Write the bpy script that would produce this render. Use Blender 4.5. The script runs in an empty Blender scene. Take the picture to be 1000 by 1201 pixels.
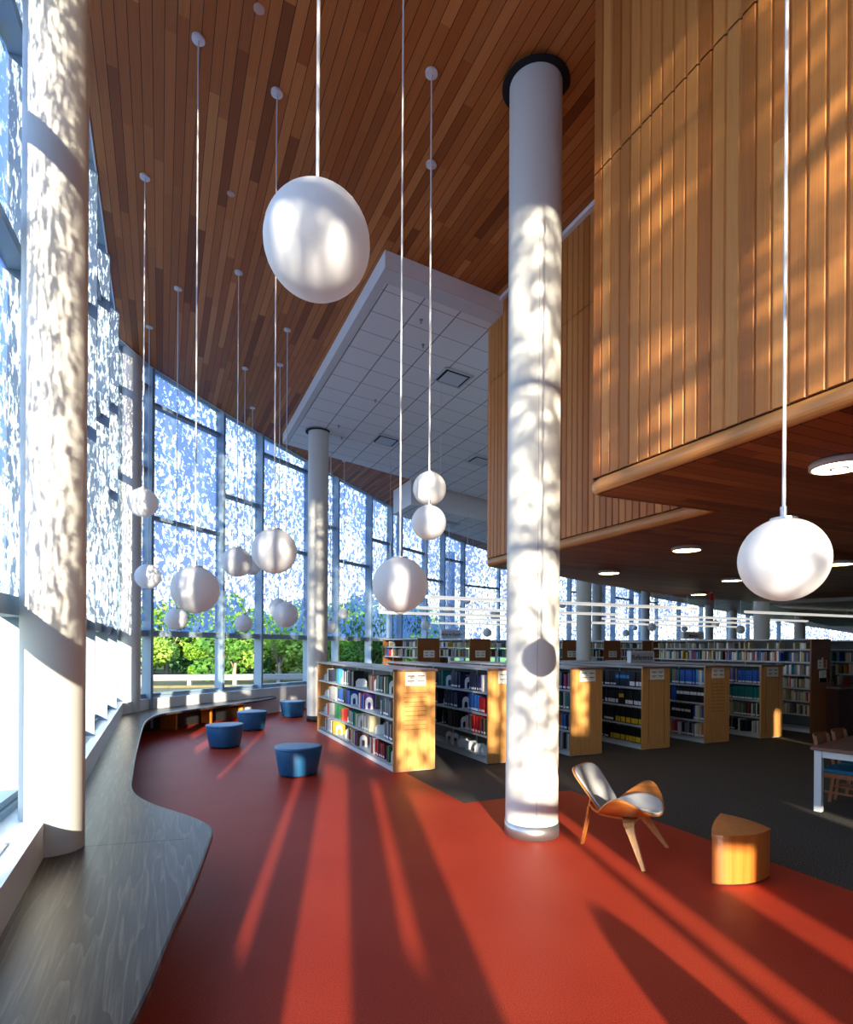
import bpy, bmesh, math, random
from mathutils import Vector, Matrix
from mathutils.geometry import tessellate_polygon
random.seed(7)
S = bpy.context.scene
COL = S.collection
TH = math.radians(24.0)                     # the building grid is turned 24 degrees
ST, CT = math.sin(TH), math.cos(TH)
def xy(v, u): return (v*CT - u*ST, v*ST + u*CT)      # grid (across, along) -> world
def vu(x, y): return (x*CT + y*ST, -x*ST + y*CT)
def zc(v): return 7.48 - 0.105*(v - 3.44)            # underside of the tilted timber ceiling
def zcw(x, y): return zc(x*CT + y*ST)

# ------------------------------------------------------------------ mesh builder
class MB:
    def __init__(s): s.v, s.f, s.m, s.sm = [], [], [], []
    def quad(s, pts, m=0, smooth=False):
        b = len(s.v); s.v += [tuple(p) for p in pts]; s.f.append(tuple(range(b, b+len(pts)))); s.m.append(m); s.sm.append(smooth)
    def box(s, x0, x1, y0, y1, z0, z1, m=0, M=None):
        p = [(x0,y0,z0),(x1,y0,z0),(x1,y1,z0),(x0,y1,z0),(x0,y0,z1),(x1,y0,z1),(x1,y1,z1),(x0,y1,z1)]
        if M is not None: p = [tuple(M @ Vector(q)) for q in p]
        b = len(s.v); s.v += p
        for f in ((3,2,1,0),(4,5,6,7),(0,1,5,4),(1,2,6,5),(2,3,7,6),(3,0,4,7)):
            s.f.append(tuple(b+i for i in f)); s.m.append(m); s.sm.append(False)
        return s
    def beam(s, a, b, w, d, m=0, up=(0,0,1)):
        """box of section w (sideways) x d (along up) from a to b"""
        a, b = Vector(a), Vector(b); t = (b-a); L = t.length; t.normalize()
        up = Vector(up); sd = t.cross(up)
        if sd.length < 1e-5: sd = Vector((1,0,0))
        sd.normalize(); up2 = sd.cross(t)
        M = Matrix((( *sd, 0),( *t, 0),( *up2, 0),(0,0,0,1))).transposed(); M.translation = a
        M = Matrix.Translation(a) @ Matrix((sd, t, up2)).transposed().to_4x4()
        return s.box(-w/2, w/2, 0, L, -d/2, d/2, m, M)
    def poly(s, pts, z, m=0, flip=False, zf=None):
        P = [Vector((p[0], p[1], 0)) for p in pts]; b = len(s.v)
        s.v += [(p[0], p[1], (zf(p[0], p[1]) if zf else z)) for p in pts]
        for t in tessellate_polygon([P]):
            a, c, d = t
            ar = (P[c]-P[a]).cross(P[d]-P[a]).z
            tt = (a, c, d) if (ar > 0) != flip else (d, c, a)
            s.f.append(tuple(b+i for i in tt)); s.m.append(m); s.sm.append(False)
    def side(s, pts, z0, z1, m=0, closed=True, zf0=None, zf1=None, smooth=False):
        n = len(pts)
        for i in range(n if closed else n-1):
            p, q = pts[i], pts[(i+1) % n]
            za = zf0 or (lambda x, y: z0); zb = zf1 or (lambda x, y: z1)
            s.quad([(p[0],p[1],za(*p[:2])),(q[0],q[1],za(*q[:2])),(q[0],q[1],zb(*q[:2])),(p[0],p[1],zb(*p[:2]))], m, smooth)
    def prism(s, pts, z0, z1, m=0, ms=None, smooth=False):
        s.poly(pts, z1, m); s.poly(pts, z0, m, flip=True); s.side(pts, z0, z1, m if ms is None else ms, smooth=smooth); return s
    def lathe(s, prof, n=24, m=0, c=(0,0), smooth=True, cap=True):
        b = len(s.v)
        for r, z in prof:
            for k in range(n):
                a = 2*math.pi*k/n; s.v.append((c[0]+r*math.cos(a), c[1]+r*math.sin(a), z))
        for i in range(len(prof)-1):
            for k in range(n):
                k2 = (k+1) % n
                s.f.append((b+i*n+k, b+i*n+k2, b+(i+1)*n+k2, b+(i+1)*n+k)); s.m.append(m); s.sm.append(smooth)
        if cap:
            s.f.append(tuple(b+k for k in reversed(range(n)))); s.m.append(m); s.sm.append(False)
            e = b+(len(prof)-1)*n
            s.f.append(tuple(e+k for k in range(n))); s.m.append(m); s.sm.append(False)
        return s
    def tube(s, pts, r, n=10, m=0, cap=True):
        pts = [Vector(p) for p in pts]; b = len(s.v); N = len(pts)
        rr = r if isinstance(r, (list, tuple)) else [r]*N
        ref = None
        for i, p in enumerate(pts):
            t = (pts[min(i+1,N-1)] - pts[max(i-1,0)]).normalized()
            if ref is None: ref = Vector((1,0,0)) if abs(t.x) < .9 else Vector((0,1,0))
            x = (ref - t*ref.dot(t)).normalized(); ref = x; y = t.cross(x)
            for k in range(n):
                a = 2*math.pi*k/n; s.v.append(tuple(p + x*(rr[i]*math.cos(a)) + y*(rr[i]*math.sin(a))))
        for i in range(N-1):
            for k in range(n):
                k2 = (k+1) % n
                s.f.append((b+i*n+k, b+i*n+k2, b+(i+1)*n+k2, b+(i+1)*n+k)); s.m.append(m); s.sm.append(True)
        if cap:
            s.f.append(tuple(b+k for k in reversed(range(n)))); s.m.append(m); s.sm.append(False)
            s.f.append(tuple(b+(N-1)*n+k for k in range(n))); s.m.append(m); s.sm.append(False)
        return s
    def sphere(s, c, r, n=32, k=20, m=0):
        prof = [(max(r*math.sin(math.pi*i/k), 1e-4), c[2]-r*math.cos(math.pi*i/k)) for i in range(k+1)]
        return s.lathe(prof, n, m, (c[0], c[1]), True, False)
    def shell(s, f, ns, nt, th, m=0):
        """closed curved plate: f(a,b)->point with a,b in 0..1, thickness th"""
        b = len(s.v); P = [[Vector(f(i/ns, j/nt)) for j in range(nt+1)] for i in range(ns+1)]
        def nrm(i, j):
            a = P[min(i+1,ns)][j]-P[max(i-1,0)][j]; c = P[i][min(j+1,nt)]-P[i][max(j-1,0)]
            n = a.cross(c); return n.normalized() if n.length > 1e-9 else Vector((0,0,1))
        for sgn in (0.5, -0.5):
            for i in range(ns+1):
                for j in range(nt+1): s.v.append(tuple(P[i][j] + nrm(i,j)*th*sgn))
        W = nt+1; K = (ns+1)*W
        for i in range(ns):
            for j in range(nt):
                q = (b+i*W+j, b+(i+1)*W+j, b+(i+1)*W+j+1, b+i*W+j+1)
                s.f.append(q); s.m.append(m); s.sm.append(True)
                s.f.append(tuple(x+K for x in reversed(q))); s.m.append(m); s.sm.append(True)
        rim = [(i,0) for i in range(ns)] + [(ns,j) for j in range(nt)] + [(i,nt) for i in range(ns,0,-1)] + [(0,j) for j in range(nt,0,-1)]
        for k in range(len(rim)):
            i, j = rim[k]; i2, j2 = rim[(k+1) % len(rim)]
            s.f.append((b+i2*W+j2, b+i*W+j, b+K+i*W+j, b+K+i2*W+j2)); s.m.append(m); s.sm.append(False)
        return s
    def mesh(s, name, mats):
        me = bpy.data.meshes.new(name); me.from_pydata(s.v, [], s.f)
        for m in (mats if isinstance(mats, (list, tuple)) else [mats]): me.materials.append(m)
        me.polygons.foreach_set('material_index', s.m); me.polygons.foreach_set('use_smooth', s.sm); me.update()
        return me
    def build(s, name, mats, parent=None, loc=None, rz=None, bevel=0):
        o = bpy.data.objects.new(name, s.mesh(name, mats)); COL.objects.link(o)
        if parent: o.parent = parent
        if loc: o.location = loc
        if rz: o.rotation_euler.z = rz
        if bevel:
            b = o.modifiers.new('Bevel', 'BEVEL'); b.width = bevel; b.segments = 2; b.limit_method = 'ANGLE'
        return o

def tag(o, label, cat, group=None, kind=None):
    o['label'] = label; o['category'] = cat
    if group: o['group'] = group
    if kind: o['kind'] = kind
    return o
def thing(name, label, cat, loc=(0,0,0), rz=0.0, group=None, kind=None):
    o = bpy.data.objects.new(name, None); COL.objects.link(o); o.empty_display_size = .1
    o.location = loc; o.rotation_euler = (0,0,rz); return tag(o, label, cat, group, kind)
def struct(o, label, cat): return tag(o, label, cat, None, 'structure')
def dup(root, loc, rz, label, group=None):
    r = root.copy(); COL.objects.link(r); r.location = loc; r.rotation_euler = (0,0,rz); r['label'] = label
    if group: r['group'] = group
    for ch in list(root.children):
        c = ch.copy(); COL.objects.link(c); c.parent = r
        for g in list(ch.children):
            d = g.copy(); COL.objects.link(d); d.parent = c
    return r

# ------------------------------------------------------------------ materials
def lin(c):
    return tuple(((x/255)/12.92 if x/255 <= .04045 else ((x/255+.055)/1.055)**2.4) for x in c) + (1,)
def newmat(name):
    m = bpy.data.materials.new(name); m.use_nodes = True; nt = m.node_tree
    return m, nt, nt.nodes, nt.links, nt.nodes['Principled BSDF']
def plain(name, rgb, rough=.5, metal=0, spec=.5, noise=0, nscale=40, bump=0):
    m, nt, N, L, b = newmat(name); c = lin(rgb)
    b.inputs['Base Color'].default_value = c; b.inputs['Roughness'].default_value = rough
    b.inputs['Metallic'].default_value = metal; b.inputs['Specular IOR Level'].default_value = spec
    if noise or bump:
        tc = N.new('ShaderNodeTexCoord'); n = N.new('ShaderNodeTexNoise'); n.inputs['Scale'].default_value = nscale; n.inputs['Detail'].default_value = 4
        L.new(tc.outputs['Object'], n.inputs['Vector'])
        if noise:
            mx = N.new('ShaderNodeMix'); mx.data_type = 'RGBA'
            mx.inputs['A'].default_value = tuple(x*(1-noise) for x in c[:3])+(1,); mx.inputs['B'].default_value = tuple(min(1,x*(1+noise)) for x in c[:3])+(1,)
            L.new(n.outputs['Fac'], mx.inputs['Factor']); L.new(mx.outputs['Result'], b.inputs['Base Color'])
        if bump:
            bp = N.new('ShaderNodeBump'); bp.inputs['Strength'].default_value = bump; bp.inputs['Distance'].default_value = .002
            L.new(n.outputs['Fac'], bp.inputs['Height']); L.new(bp.outputs['Normal'], b.inputs['Normal'])
    return m
def emit(name, rgb, st):
    m, nt, N, L, b = newmat(name); b.inputs['Base Color'].default_value = lin(rgb)
    b.inputs['Emission Color'].default_value = lin(rgb); b.inputs['Emission Strength'].default_value = st; return m
def mth(N, L, op, a, b=None, c=None):
    n = N.new('ShaderNodeMath'); n.operation = op
    for i, x in enumerate((a, b, c)):
        if x is None: continue
        if isinstance(x, (int, float)): n.inputs[i].default_value = x
        else: L.new(x, n.inputs[i])
    return n.outputs[0]
def ramp(N, L, fac, stops, interp='LINEAR'):
    r = N.new('ShaderNodeValToRGB'); r.color_ramp.interpolation = interp; e = r.color_ramp.elements
    while len(e) < len(stops): e.new(.5)
    for i, (p, c) in enumerate(stops): e[i].position = p; e[i].color = lin(c)
    L.new(fac, r.inputs['Fac']); return r.outputs['Color']
def boards(name, across, along, width, cols, gap=.06, gapcol=(25,12,6), rough=.45, seg=2.6, grain=.35, spec=.2, phase=0.0):
    """timber boards: one tone per board length, grain along the board, dark joints"""
    m, nt, N, L, b = newmat(name)
    tc = N.new('ShaderNodeTexCoord'); sp = N.new('ShaderNodeSeparateXYZ'); L.new(tc.outputs['Object'], sp.inputs[0])
    a = mth(N, L, 'DIVIDE', mth(N, L, 'SUBTRACT', sp.outputs[across], phase), width); l = sp.outputs[along]
    idx = mth(N, L, 'FLOOR', a); fr = mth(N, L, 'FRACT', a)
    w1 = N.new('ShaderNodeTexWhiteNoise'); w1.noise_dimensions = '1D'; L.new(idx, w1.inputs['W'])
    lg = mth(N, L, 'ADD', mth(N, L, 'DIVIDE', l, seg), mth(N, L, 'MULTIPLY', w1.outputs['Value'], 9.0)); sg = mth(N, L, 'FLOOR', lg)
    cv = N.new('ShaderNodeCombineXYZ'); L.new(idx, cv.inputs[0]); L.new(sg, cv.inputs[1])
    w2 = N.new('ShaderNodeTexWhiteNoise'); w2.noise_dimensions = '2D'; L.new(cv.outputs[0], w2.inputs['Vector'])
    col = ramp(N, L, w2.outputs['Value'], [(i/(len(cols)-1), c) for i, c in enumerate(cols)])
    gv = N.new('ShaderNodeCombineXYZ'); L.new(mth(N, L, 'MULTIPLY', a, 9*width/.11), gv.inputs[0]); L.new(mth(N, L, 'MULTIPLY', l, 1.3), gv.inputs[1]); L.new(mth(N, L, 'MULTIPLY', w2.outputs['Value'], 50.0), gv.inputs[2])
    nz = N.new('ShaderNodeTexNoise'); nz.inputs['Scale'].default_value = 1.6; nz.inputs['Detail'].default_value = 5; nz.inputs['Roughness'].default_value = .62; L.new(gv.outputs[0], nz.inputs['Vector'])
    g = mth(N, L, 'ADD', mth(N, L, 'MULTIPLY', nz.outputs['Fac'], 2*grain), 1-grain)
    mx = N.new('ShaderNodeMix'); mx.data_type = 'RGBA'; mx.blend_type = 'MULTIPLY'; mx.inputs['Factor'].default_value = 1
    L.new(col, mx.inputs['A']); L.new(g, mx.inputs['B']); out = mx.outputs['Result']
    if gap:
        e = mth(N, L, 'LESS_THAN', fr, gap)
        m2 = N.new('ShaderNodeMix'); m2.data_type = 'RGBA'; L.new(e, m2.inputs['Factor']); L.new(out, m2.inputs['A']); m2.inputs['B'].default_value = lin(gapcol); out = m2.outputs['Result']
    L.new(out, b.inputs['Base Color']); b.inputs['Roughness'].default_value = rough; b.inputs['Specular IOR Level'].default_value = spec
    return m
def timber(name, c1, c2, axis=2, scale=1.0, rough=.4, coat=0):
    """plain veneer with grain along an axis of the object"""
    m, nt, N, L, b = newmat(name)
    tc = N.new('ShaderNodeTexCoord'); mp = N.new('ShaderNodeMapping'); s = [26*scale]*3; s[axis] = 1.1*scale; mp.inputs['Scale'].default_value = s
    L.new(tc.outputs['Object'], mp.inputs[0])
    n = N.new('ShaderNodeTexNoise'); n.inputs['Scale'].default_value = 1.5; n.inputs['Detail'].default_value = 6; n.inputs['Roughness'].default_value = .6; n.inputs['Distortion'].default_value = .5
    L.new(mp.outputs[0], n.inputs['Vector'])
    L.new(ramp(N, L, n.outputs['Fac'], [(.3, c1), (.7, c2)]), b.inputs['Base Color']); b.inputs['Roughness'].default_value = rough
    b.inputs['Coat Weight'].default_value = coat; return m

CEDAR = [(112,56,22),(150,84,36),(176,104,48),(128,66,28),(190,118,60),(160,92,42)]
M = {}
M['ceil_wood'] = boards('ceiling timber', 0, 1, .11, [(126,64,24),(188,112,52),(166,90,36),(200,124,62),(144,76,30),(212,138,74),(178,102,46)], gap=.055, seg=2.3)
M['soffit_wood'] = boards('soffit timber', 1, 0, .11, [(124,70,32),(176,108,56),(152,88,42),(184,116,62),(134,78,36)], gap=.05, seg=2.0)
M['wall_wood'] = boards('wall timber', 1, 2, .11, [(182,110,52),(204,132,68),(170,100,46),(210,142,76),(192,120,58)], gap=0, seg=30, grain=.28, rough=.38, phase=.05)
M['trim_wood'] = timber('trim timber', (186,118,56), (212,146,78), 1, .6)
M['white'] = plain('white paint', (240,240,236), .55)
M['ledge'] = plain('white ledge paint', (232,234,232), .3)
M['column'] = plain('column paint', (216,213,202), .6)
M['black'] = plain('black reveal', (14,13,13), .8)
M['dark'] = plain('dark base board', (30,28,28), .6)
M['steel'] = plain('brushed steel', (176,178,180), .35, .9)
M['alu'] = plain('grey blue aluminium', (150,172,186), .5, .1)
M['cove'] = plain('grey green cove paint', (158,178,178), .6)
M['globe'] = plain('opal glass', (246,246,244), .5, 0, .3)
nt = M['globe'].node_tree; _t = nt.nodes.new('ShaderNodeBsdfTranslucent'); _t.inputs['Color'].default_value = (.9,.9,.88,1); _x = nt.nodes.new('ShaderNodeMixShader'); _x.inputs[0].default_value = .35
nt.links.new(nt.nodes['Principled BSDF'].outputs[0], _x.inputs[1]); nt.links.new(_t.outputs[0], _x.inputs[2]); nt.links.new(_x.outputs[0], nt.nodes['Material Output'].inputs['Surface'])
M['rod'] = plain('white rod', (225,225,222), .4)
M['metal_white'] = plain('white shelf metal', (206,210,208), .5)
M['shelf_back'] = plain('grey shelf back', (104,108,108), .7)
M['oak'] = timber('honey oak', (196,132,66), (220,160,92), 2, 1)
M['oak_dark'] = timber('brown oak', (120,68,28), (150,90,40), 2, 1)
M['groove'] = plain('dark groove', (88,52,22), .7)
M['counter'] = timber('brown counter laminate', (112,80,70), (138,104,92), 1, .8, .35)
M['paper'] = plain('white paper', (232,228,214), .7)
M['ink'] = plain('grey print', (92,90,88), .7)
M['sign'] = plain('grey sign board', (188,194,206), .6)
M['sign_edge'] = plain('pale sign edge', (226,230,236), .5)
M['letter'] = plain('dark sign lettering', (34,44,62), .6)
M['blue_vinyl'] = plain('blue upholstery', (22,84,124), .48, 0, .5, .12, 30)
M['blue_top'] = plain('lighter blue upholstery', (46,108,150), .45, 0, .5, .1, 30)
M['felt'] = plain('grey felt', (168,166,164), .9, 0, .2, .1, 180, .3)
M['ply'] = timber('orange walnut ply', (176,98,40), (206,128,60), 1, 1.2, .32, .3)
M['ply_light'] = timber('pale leg ply', (206,148,82), (226,172,106), 2, 1.2, .35, .2)
M['table_wood'] = timber('orange cherry', (184,98,34), (206,122,48), 2, .5, .28, .4)
M['bench_leg'] = timber('orange leg ply', (206,120,30), (224,144,50), 2, 1, .5)
M['chair_wood'] = timber('brown chair wood', (116,66,36), (146,88,52), 2, 1.2, .4)
M['seat_blue'] = plain('teal seat cloth', (28,96,122), .85, 0, .3, .15, 90)
M['table_top'] = timber('brown table top', (98,66,58), (122,86,74), 0, .6, .3)
M['vent'] = plain('vent grey', (150,152,150), .6)
M['vent_dark'] = plain('vent shadow gap', (40,42,44), .8)
M['concrete'] = plain('pale concrete', (150,148,144), .9, 0, .2, .12, 6)
M['ground'] = plain('dry verge', (112,104,74), 1, 0, .1, .3, 3)
M['bark'] = plain('grey bark', (158,144,124), .9, 0, .2, .2, 20)
M['red'] = emit('red lit sign', (120,16,14), .12)
M['lamp'] = emit('warm lamp glass', (255,232,190), 12.0)
M['tube'] = emit('lit white fixture', (236,232,224), .55)
M['board_brown'] = timber('brown canopy board', (84,56,40), (108,76,56), 0, 1, .5)
M['monitor'] = plain('dark olive plastic', (70,62,42), .6)
M['desk_red'] = timber('dark red desk', (52,20,16), (70,28,22), 2, 1, .5)
M['ceiling_white'] = plain('white ceiling', (214,214,208), .8)

def red_floor():
    m, nt, N, L, b = newmat('red floor'); tc = N.new('ShaderNodeTexCoord')
    n = N.new('ShaderNodeTexNoise'); n.inputs['Scale'].default_value = 140; n.inputs['Detail'].default_value = 3; L.new(tc.outputs['Object'], n.inputs['Vector'])
    n2 = N.new('ShaderNodeTexNoise'); n2.inputs['Scale'].default_value = .9; n2.inputs['Detail'].default_value = 3; L.new(tc.outputs['Object'], n2.inputs['Vector'])
    f = mth(N, L, 'ADD', mth(N, L, 'MULTIPLY', n.outputs['Fac'], .8), mth(N, L, 'MULTIPLY', n2.outputs['Fac'], .2))
    L.new(ramp(N, L, f, [(.32, (140,36,24)), (.5, (172,54,33)), (.7, (196,82,54))]), b.inputs['Base Color'])
    b.inputs['Roughness'].default_value = .5; b.inputs['Specular IOR Level'].default_value = .12; return m
def dark_floor():
    m, nt, N, L, b = newmat('charcoal carpet'); tc = N.new('ShaderNodeTexCoord')
    n = N.new('ShaderNodeTexNoise'); n.inputs['Scale'].default_value = 90; n.inputs['Detail'].default_value = 4; L.new(tc.outputs['Object'], n.inputs['Vector'])
    L.new(ramp(N, L, n.outputs['Fac'], [(.38, (44,41,37)), (.52, (72,67,60)), (.66, (112,105,93))]), b.inputs['Base Color'])
    b.inputs['Roughness'].default_value = .85; b.inputs['Specular IOR Level'].default_value = .2; return m
M['floor_red'] = red_floor(); M['floor_dark'] = dark_floor()
def bench_mat():
    m, nt, N, L, b = newmat('dark stained oak'); tc = N.new('ShaderNodeTexCoord'); sp = N.new('ShaderNodeSeparateXYZ'); L.new(tc.outputs['Object'], sp.inputs[0])
    a = mth(N, L, 'ADD', mth(N, L, 'MULTIPLY', sp.outputs[0], CT), mth(N, L, 'MULTIPLY', sp.outputs[1], ST)); l = mth(N, L, 'SUBTRACT', mth(N, L, 'MULTIPLY', sp.outputs[1], CT), mth(N, L, 'MULTIPLY', sp.outputs[0], ST))
    def cv(x, y):
        c = N.new('ShaderNodeCombineXYZ'); L.new(mth(N, L, 'MULTIPLY', a, x), c.inputs[0]); L.new(mth(N, L, 'MULTIPLY', l, y), c.inputs[1]); return c.outputs[0]
    n0 = N.new('ShaderNodeTexNoise'); n0.inputs['Scale'].default_value = 1; n0.inputs['Detail'].default_value = 2; L.new(cv(7.0, .45), n0.inputs['Vector'])
    rings = mth(N, L, 'FRACT', mth(N, L, 'MULTIPLY', n0.outputs['Fac'], 9.0))
    n1 = N.new('ShaderNodeTexNoise'); n1.inputs['Scale'].default_value = 1; n1.inputs['Detail'].default_value = 5; n1.inputs['Roughness'].default_value = .7; L.new(cv(70, 2.2), n1.inputs['Vector'])
    f = mth(N, L, 'ADD', mth(N, L, 'MULTIPLY', rings, .22), mth(N, L, 'MULTIPLY', n1.outputs['Fac'], .75))
    L.new(ramp(N, L, f, [(.3, (48,38,30)), (.5, (68,56,45)), (.68, (112,96,80))]), b.inputs['Base Color'])
    b.inputs['Roughness'].default_value = .34; b.inputs['Specular IOR Level'].default_value = .38; return m
M['bench'] = bench_mat()
def tile_mat():
    m, nt, N, L, b = newmat('acoustic tile'); tc = N.new('ShaderNodeTexCoord'); sp = N.new('ShaderNodeSeparateXYZ'); L.new(tc.outputs['Object'], sp.inputs[0])
    fx = mth(N, L, 'FRACT', mth(N, L, 'DIVIDE', sp.outputs[0], .61)); fy = mth(N, L, 'FRACT', mth(N, L, 'DIVIDE', sp.outputs[1], .61))
    e = mth(N, L, 'MAXIMUM', mth(N, L, 'LESS_THAN', fx, .035), mth(N, L, 'LESS_THAN', fy, .022))
    mx = N.new('ShaderNodeMix'); mx.data_type = 'RGBA'; L.new(e, mx.inputs['Factor']); mx.inputs['A'].default_value = lin((236,236,230)); mx.inputs['B'].default_value = lin((140,142,138))
    L.new(mx.outputs['Result'], b.inputs['Base Color']); b.inputs['Roughness'].default_value = .9; b.inputs['Specular IOR Level'].default_value = .1; return m
M['tile'] = tile_mat()
def glass_mat(name, frit):
    m, nt, N, L, b = newmat(name); out = N['Material Output']; N.remove(b)
    tr = N.new('ShaderNodeBsdfTransparent'); tr.inputs['Color'].default_value = (.93,.96,.96,1)
    gl = N.new('ShaderNodeBsdfGlossy'); gl.inputs['Roughness'].default_value = .02
    fr = N.new('ShaderNodeFresnel'); fr.inputs['IOR'].default_value = 1.3
    mx = N.new('ShaderNodeMixShader'); L.new(fr.outputs[0], mx.inputs[0]); L.new(tr.outputs[0], mx.inputs[1]); L.new(gl.outputs[0], mx.inputs[2]); res = mx.outputs[0]
    if frit:
        tc = N.new('ShaderNodeNewGeometry')
        mp = N.new('ShaderNodeMapping'); mp.inputs['Scale'].default_value = (1,1,.8); L.new(tc.outputs['Position'], mp.inputs[0])
        n = N.new('ShaderNodeTexNoise'); n.inputs['Scale'].default_value = 9.0; n.inputs['Detail'].default_value = 5; n.inputs['Roughness'].default_value = .72; n.inputs['Distortion'].default_value = .35; L.new(mp.outputs[0], n.inputs['Vector'])
        n2 = N.new('ShaderNodeTexNoise'); n2.inputs['Scale'].default_value = .8; n2.inputs['Detail'].default_value = 2; L.new(tc.outputs['Position'], n2.inputs['Vector'])
        sp = N.new('ShaderNodeSeparateXYZ'); L.new(tc.outputs['Position'], sp.inputs[0])
        hz = mth(N, L, 'MULTIPLY', mth(N, L, 'SUBTRACT', sp.outputs[2], 4.5), .009)      # the print grows denser upward
        v = mth(N, L, 'ADD', mth(N, L, 'ADD', n.outputs['Fac'], mth(N, L, 'MULTIPLY', mth(N, L, 'SUBTRACT', n2.outputs['Fac'], .5), .25)), mth(N, L, 'MULTIPLY', hz, -1.0))
        mr = N.new('ShaderNodeMapRange'); mr.inputs['From Min'].default_value = .537; mr.inputs['From Max'].default_value = .502; mr.inputs['To Max'].default_value = .92; L.new(v, mr.inputs['Value'])
        df = N.new('ShaderNodeBsdfDiffuse'); df.inputs['Color'].default_value = lin((140,164,206)); tl = N.new('ShaderNodeBsdfTranslucent'); tl.inputs['Color'].default_value = lin((108,146,210))
        dm = N.new('ShaderNodeMixShader'); dm.inputs[0].default_value = .55; L.new(df.outputs[0], dm.inputs[1]); L.new(tl.outputs[0], dm.inputs[2])
        m2 = N.new('ShaderNodeMixShader'); L.new(mr.outputs[0], m2.inputs[0]); L.new(res, m2.inputs[1]); L.new(dm.outputs[0], m2.inputs[2]); res = m2.outputs[0]
    L.new(res, out.inputs['Surface']); return m
M['clear'] = glass_mat('clear glass', False); M['frit'] = glass_mat('leaf printed glass', True)
def leaf_mat(name, c1, c2):
    m, nt, N, L, b = newmat(name); oi = N.new('ShaderNodeNewGeometry')
    n = N.new('ShaderNodeTexWhiteNoise'); n.noise_dimensions = '1D'; L.new(oi.outputs['Random Per Island'], n.inputs['W'])
    col = ramp(N, L, n.outputs['Value'], [(0, c1), (1, c2)]); L.new(col, b.inputs['Base Color']); b.inputs['Roughness'].default_value = .7; b.inputs['Specular IOR Level'].default_value = .2
    tl = N.new('ShaderNodeBsdfTranslucent'); L.new(col, tl.inputs['Color']); mx = N.new('ShaderNodeMixShader'); mx.inputs[0].default_value = .3
    L.new(b.outputs[0], mx.inputs[1]); L.new(tl.outputs[0], mx.inputs[2]); L.new(mx.outputs[0], N['Material Output'].inputs['Surface']); return m
M['leaf'] = leaf_mat('green leaves', (74,118,26), (150,190,64)); M['leaf2'] = leaf_mat('yellow green leaves', (104,140,40), (176,204,92)); M['leaf3'] = leaf_mat('dark leaves', (44,92,34), (98,146,56))

# ------------------------------------------------------------------ glass wall line (clockwise from behind the camera; the inside is on the right hand)
LEFT = [(0.0,-1.45)[::-1], (1.15,-1.40), (4.02,-1.12), (5.25,-1.03), (7.0,-1.02), (8.75,-1.01), (10.5,-.99), (12.2,-.965)]   # (u, v)
LEFT[0] = (0.0, -1.45)
W = [(4.2,-6.8), (3.79,-6.6), (3.38,-6.45), (3.08,-6.3), (1.25,-5.3), (.70,-4.5), (-.10,-3.2), (-.37,-2.62), (-.90,-1.55)] + [xy(v,u) for u, v in LEFT] + \
    [(-6.55,12.41), (-6.2,13.11), (-5.33,15.16), (-4.7,16.44), (-3.74,18.29), (-3.07,19.53), (-2.15,21.18), (-1.48,22.43), (-1.15,23.0), (-.18,24.7), (.59,25.83), (1.55,27.12),
     (3.41,28.8), (7.07,30.0), (9.18,31.5), (10.18,33.0), (11.89,35.0), (12.8,36.0), (14.16,37.0), (15.74,37.5), (17.59,38.5), (19.86,39.5), (21.42,40.0), (24.07,41.0), (25.91,42.0), (32.68,44.0)]
ICOR = 9 + len(LEFT)                          # index of the corner node
def offs(pts, d):
    out = []
    for i in range(len(pts)):
        a, b = Vector(pts[max(i-1,0)]), Vector(pts[min(i+1,len(pts)-1)])
        t = (b-a).normalized(); n = Vector((t.y, -t.x))
        if 0 < i < len(pts)-1:
            e = (Vector(pts[i])-a).normalized(); k = Vector((e.y,-e.x)).dot(n)
        else: k = 1
        p = Vector(pts[i]) + n*d/max(k,.6); out.append((p.x, p.y))
    return out
SILL, TRB, TRT = .74, 2.05, 2.18
def ztop(p): return zcw(*p) + .14
nwin = 0
def window(a, b, label, bars, z0=SILL, depth=.24, panel=0):
    global nwin
    nwin += 1
    A, B = Vector((*a,0)), Vector((*b,0)); t = (B-A); L = t.length; ang = math.atan2(t.y, t.x)
    za, zb = ztop(a), ztop(b)
    w = thing('window_%d' % nwin, label, 'window', (a[0], a[1], z0), ang, None, 'structure')
    # local: x along the wall, -y inwards
    h = lambda x: za + (zb-za)*x/L - z0
    m = MB(); m.box(-.035, .035, -depth, .03, -.7 if z0 > .5 else 0, za-z0); m.build('mullion', M['alu'], w)
    m = MB(); m.box(.035, L-.035, -.16, .03, TRB-z0, TRT-z0); m.build('transom', M['alu'], w)
    m = MB(); m.box(.035, L-.035, -.09, .03, 0, .05); m.build('bottom_rail', M['alu'], w)
    for z in bars:
        if z < min(za, zb)-.3:
            m = MB(); m.box(.035, L-.035, -.13, .03, z-z0-.04, z-z0+.04); m.build('transom', M['alu'], w)
    if panel: m = MB(); m.box(.02, L-.02, -.03, .03, .03, panel-z0); m.build('sun_block_panel', M['white'], w)  # opaque panel added in unseen bays to block the low sun
    if panel < TRB: m = MB(); m.quad([(.02,0,max(panel-z0,.03)),(L-.02,0,max(panel-z0,.03)),(L-.02,0,TRB-z0+.02),(.02,0,TRB-z0+.02)]); m.build('clear_pane', M['clear'], w)
    m = MB(); m.quad([(.02,0,TRT-z0-.02),(L-.02,0,TRT-z0-.02),(L-.02,0,h(L-.02)),(.02,0,h(.02))]); m.build('printed_pane', M['frit'], w)
    return w
WL = {}
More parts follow.
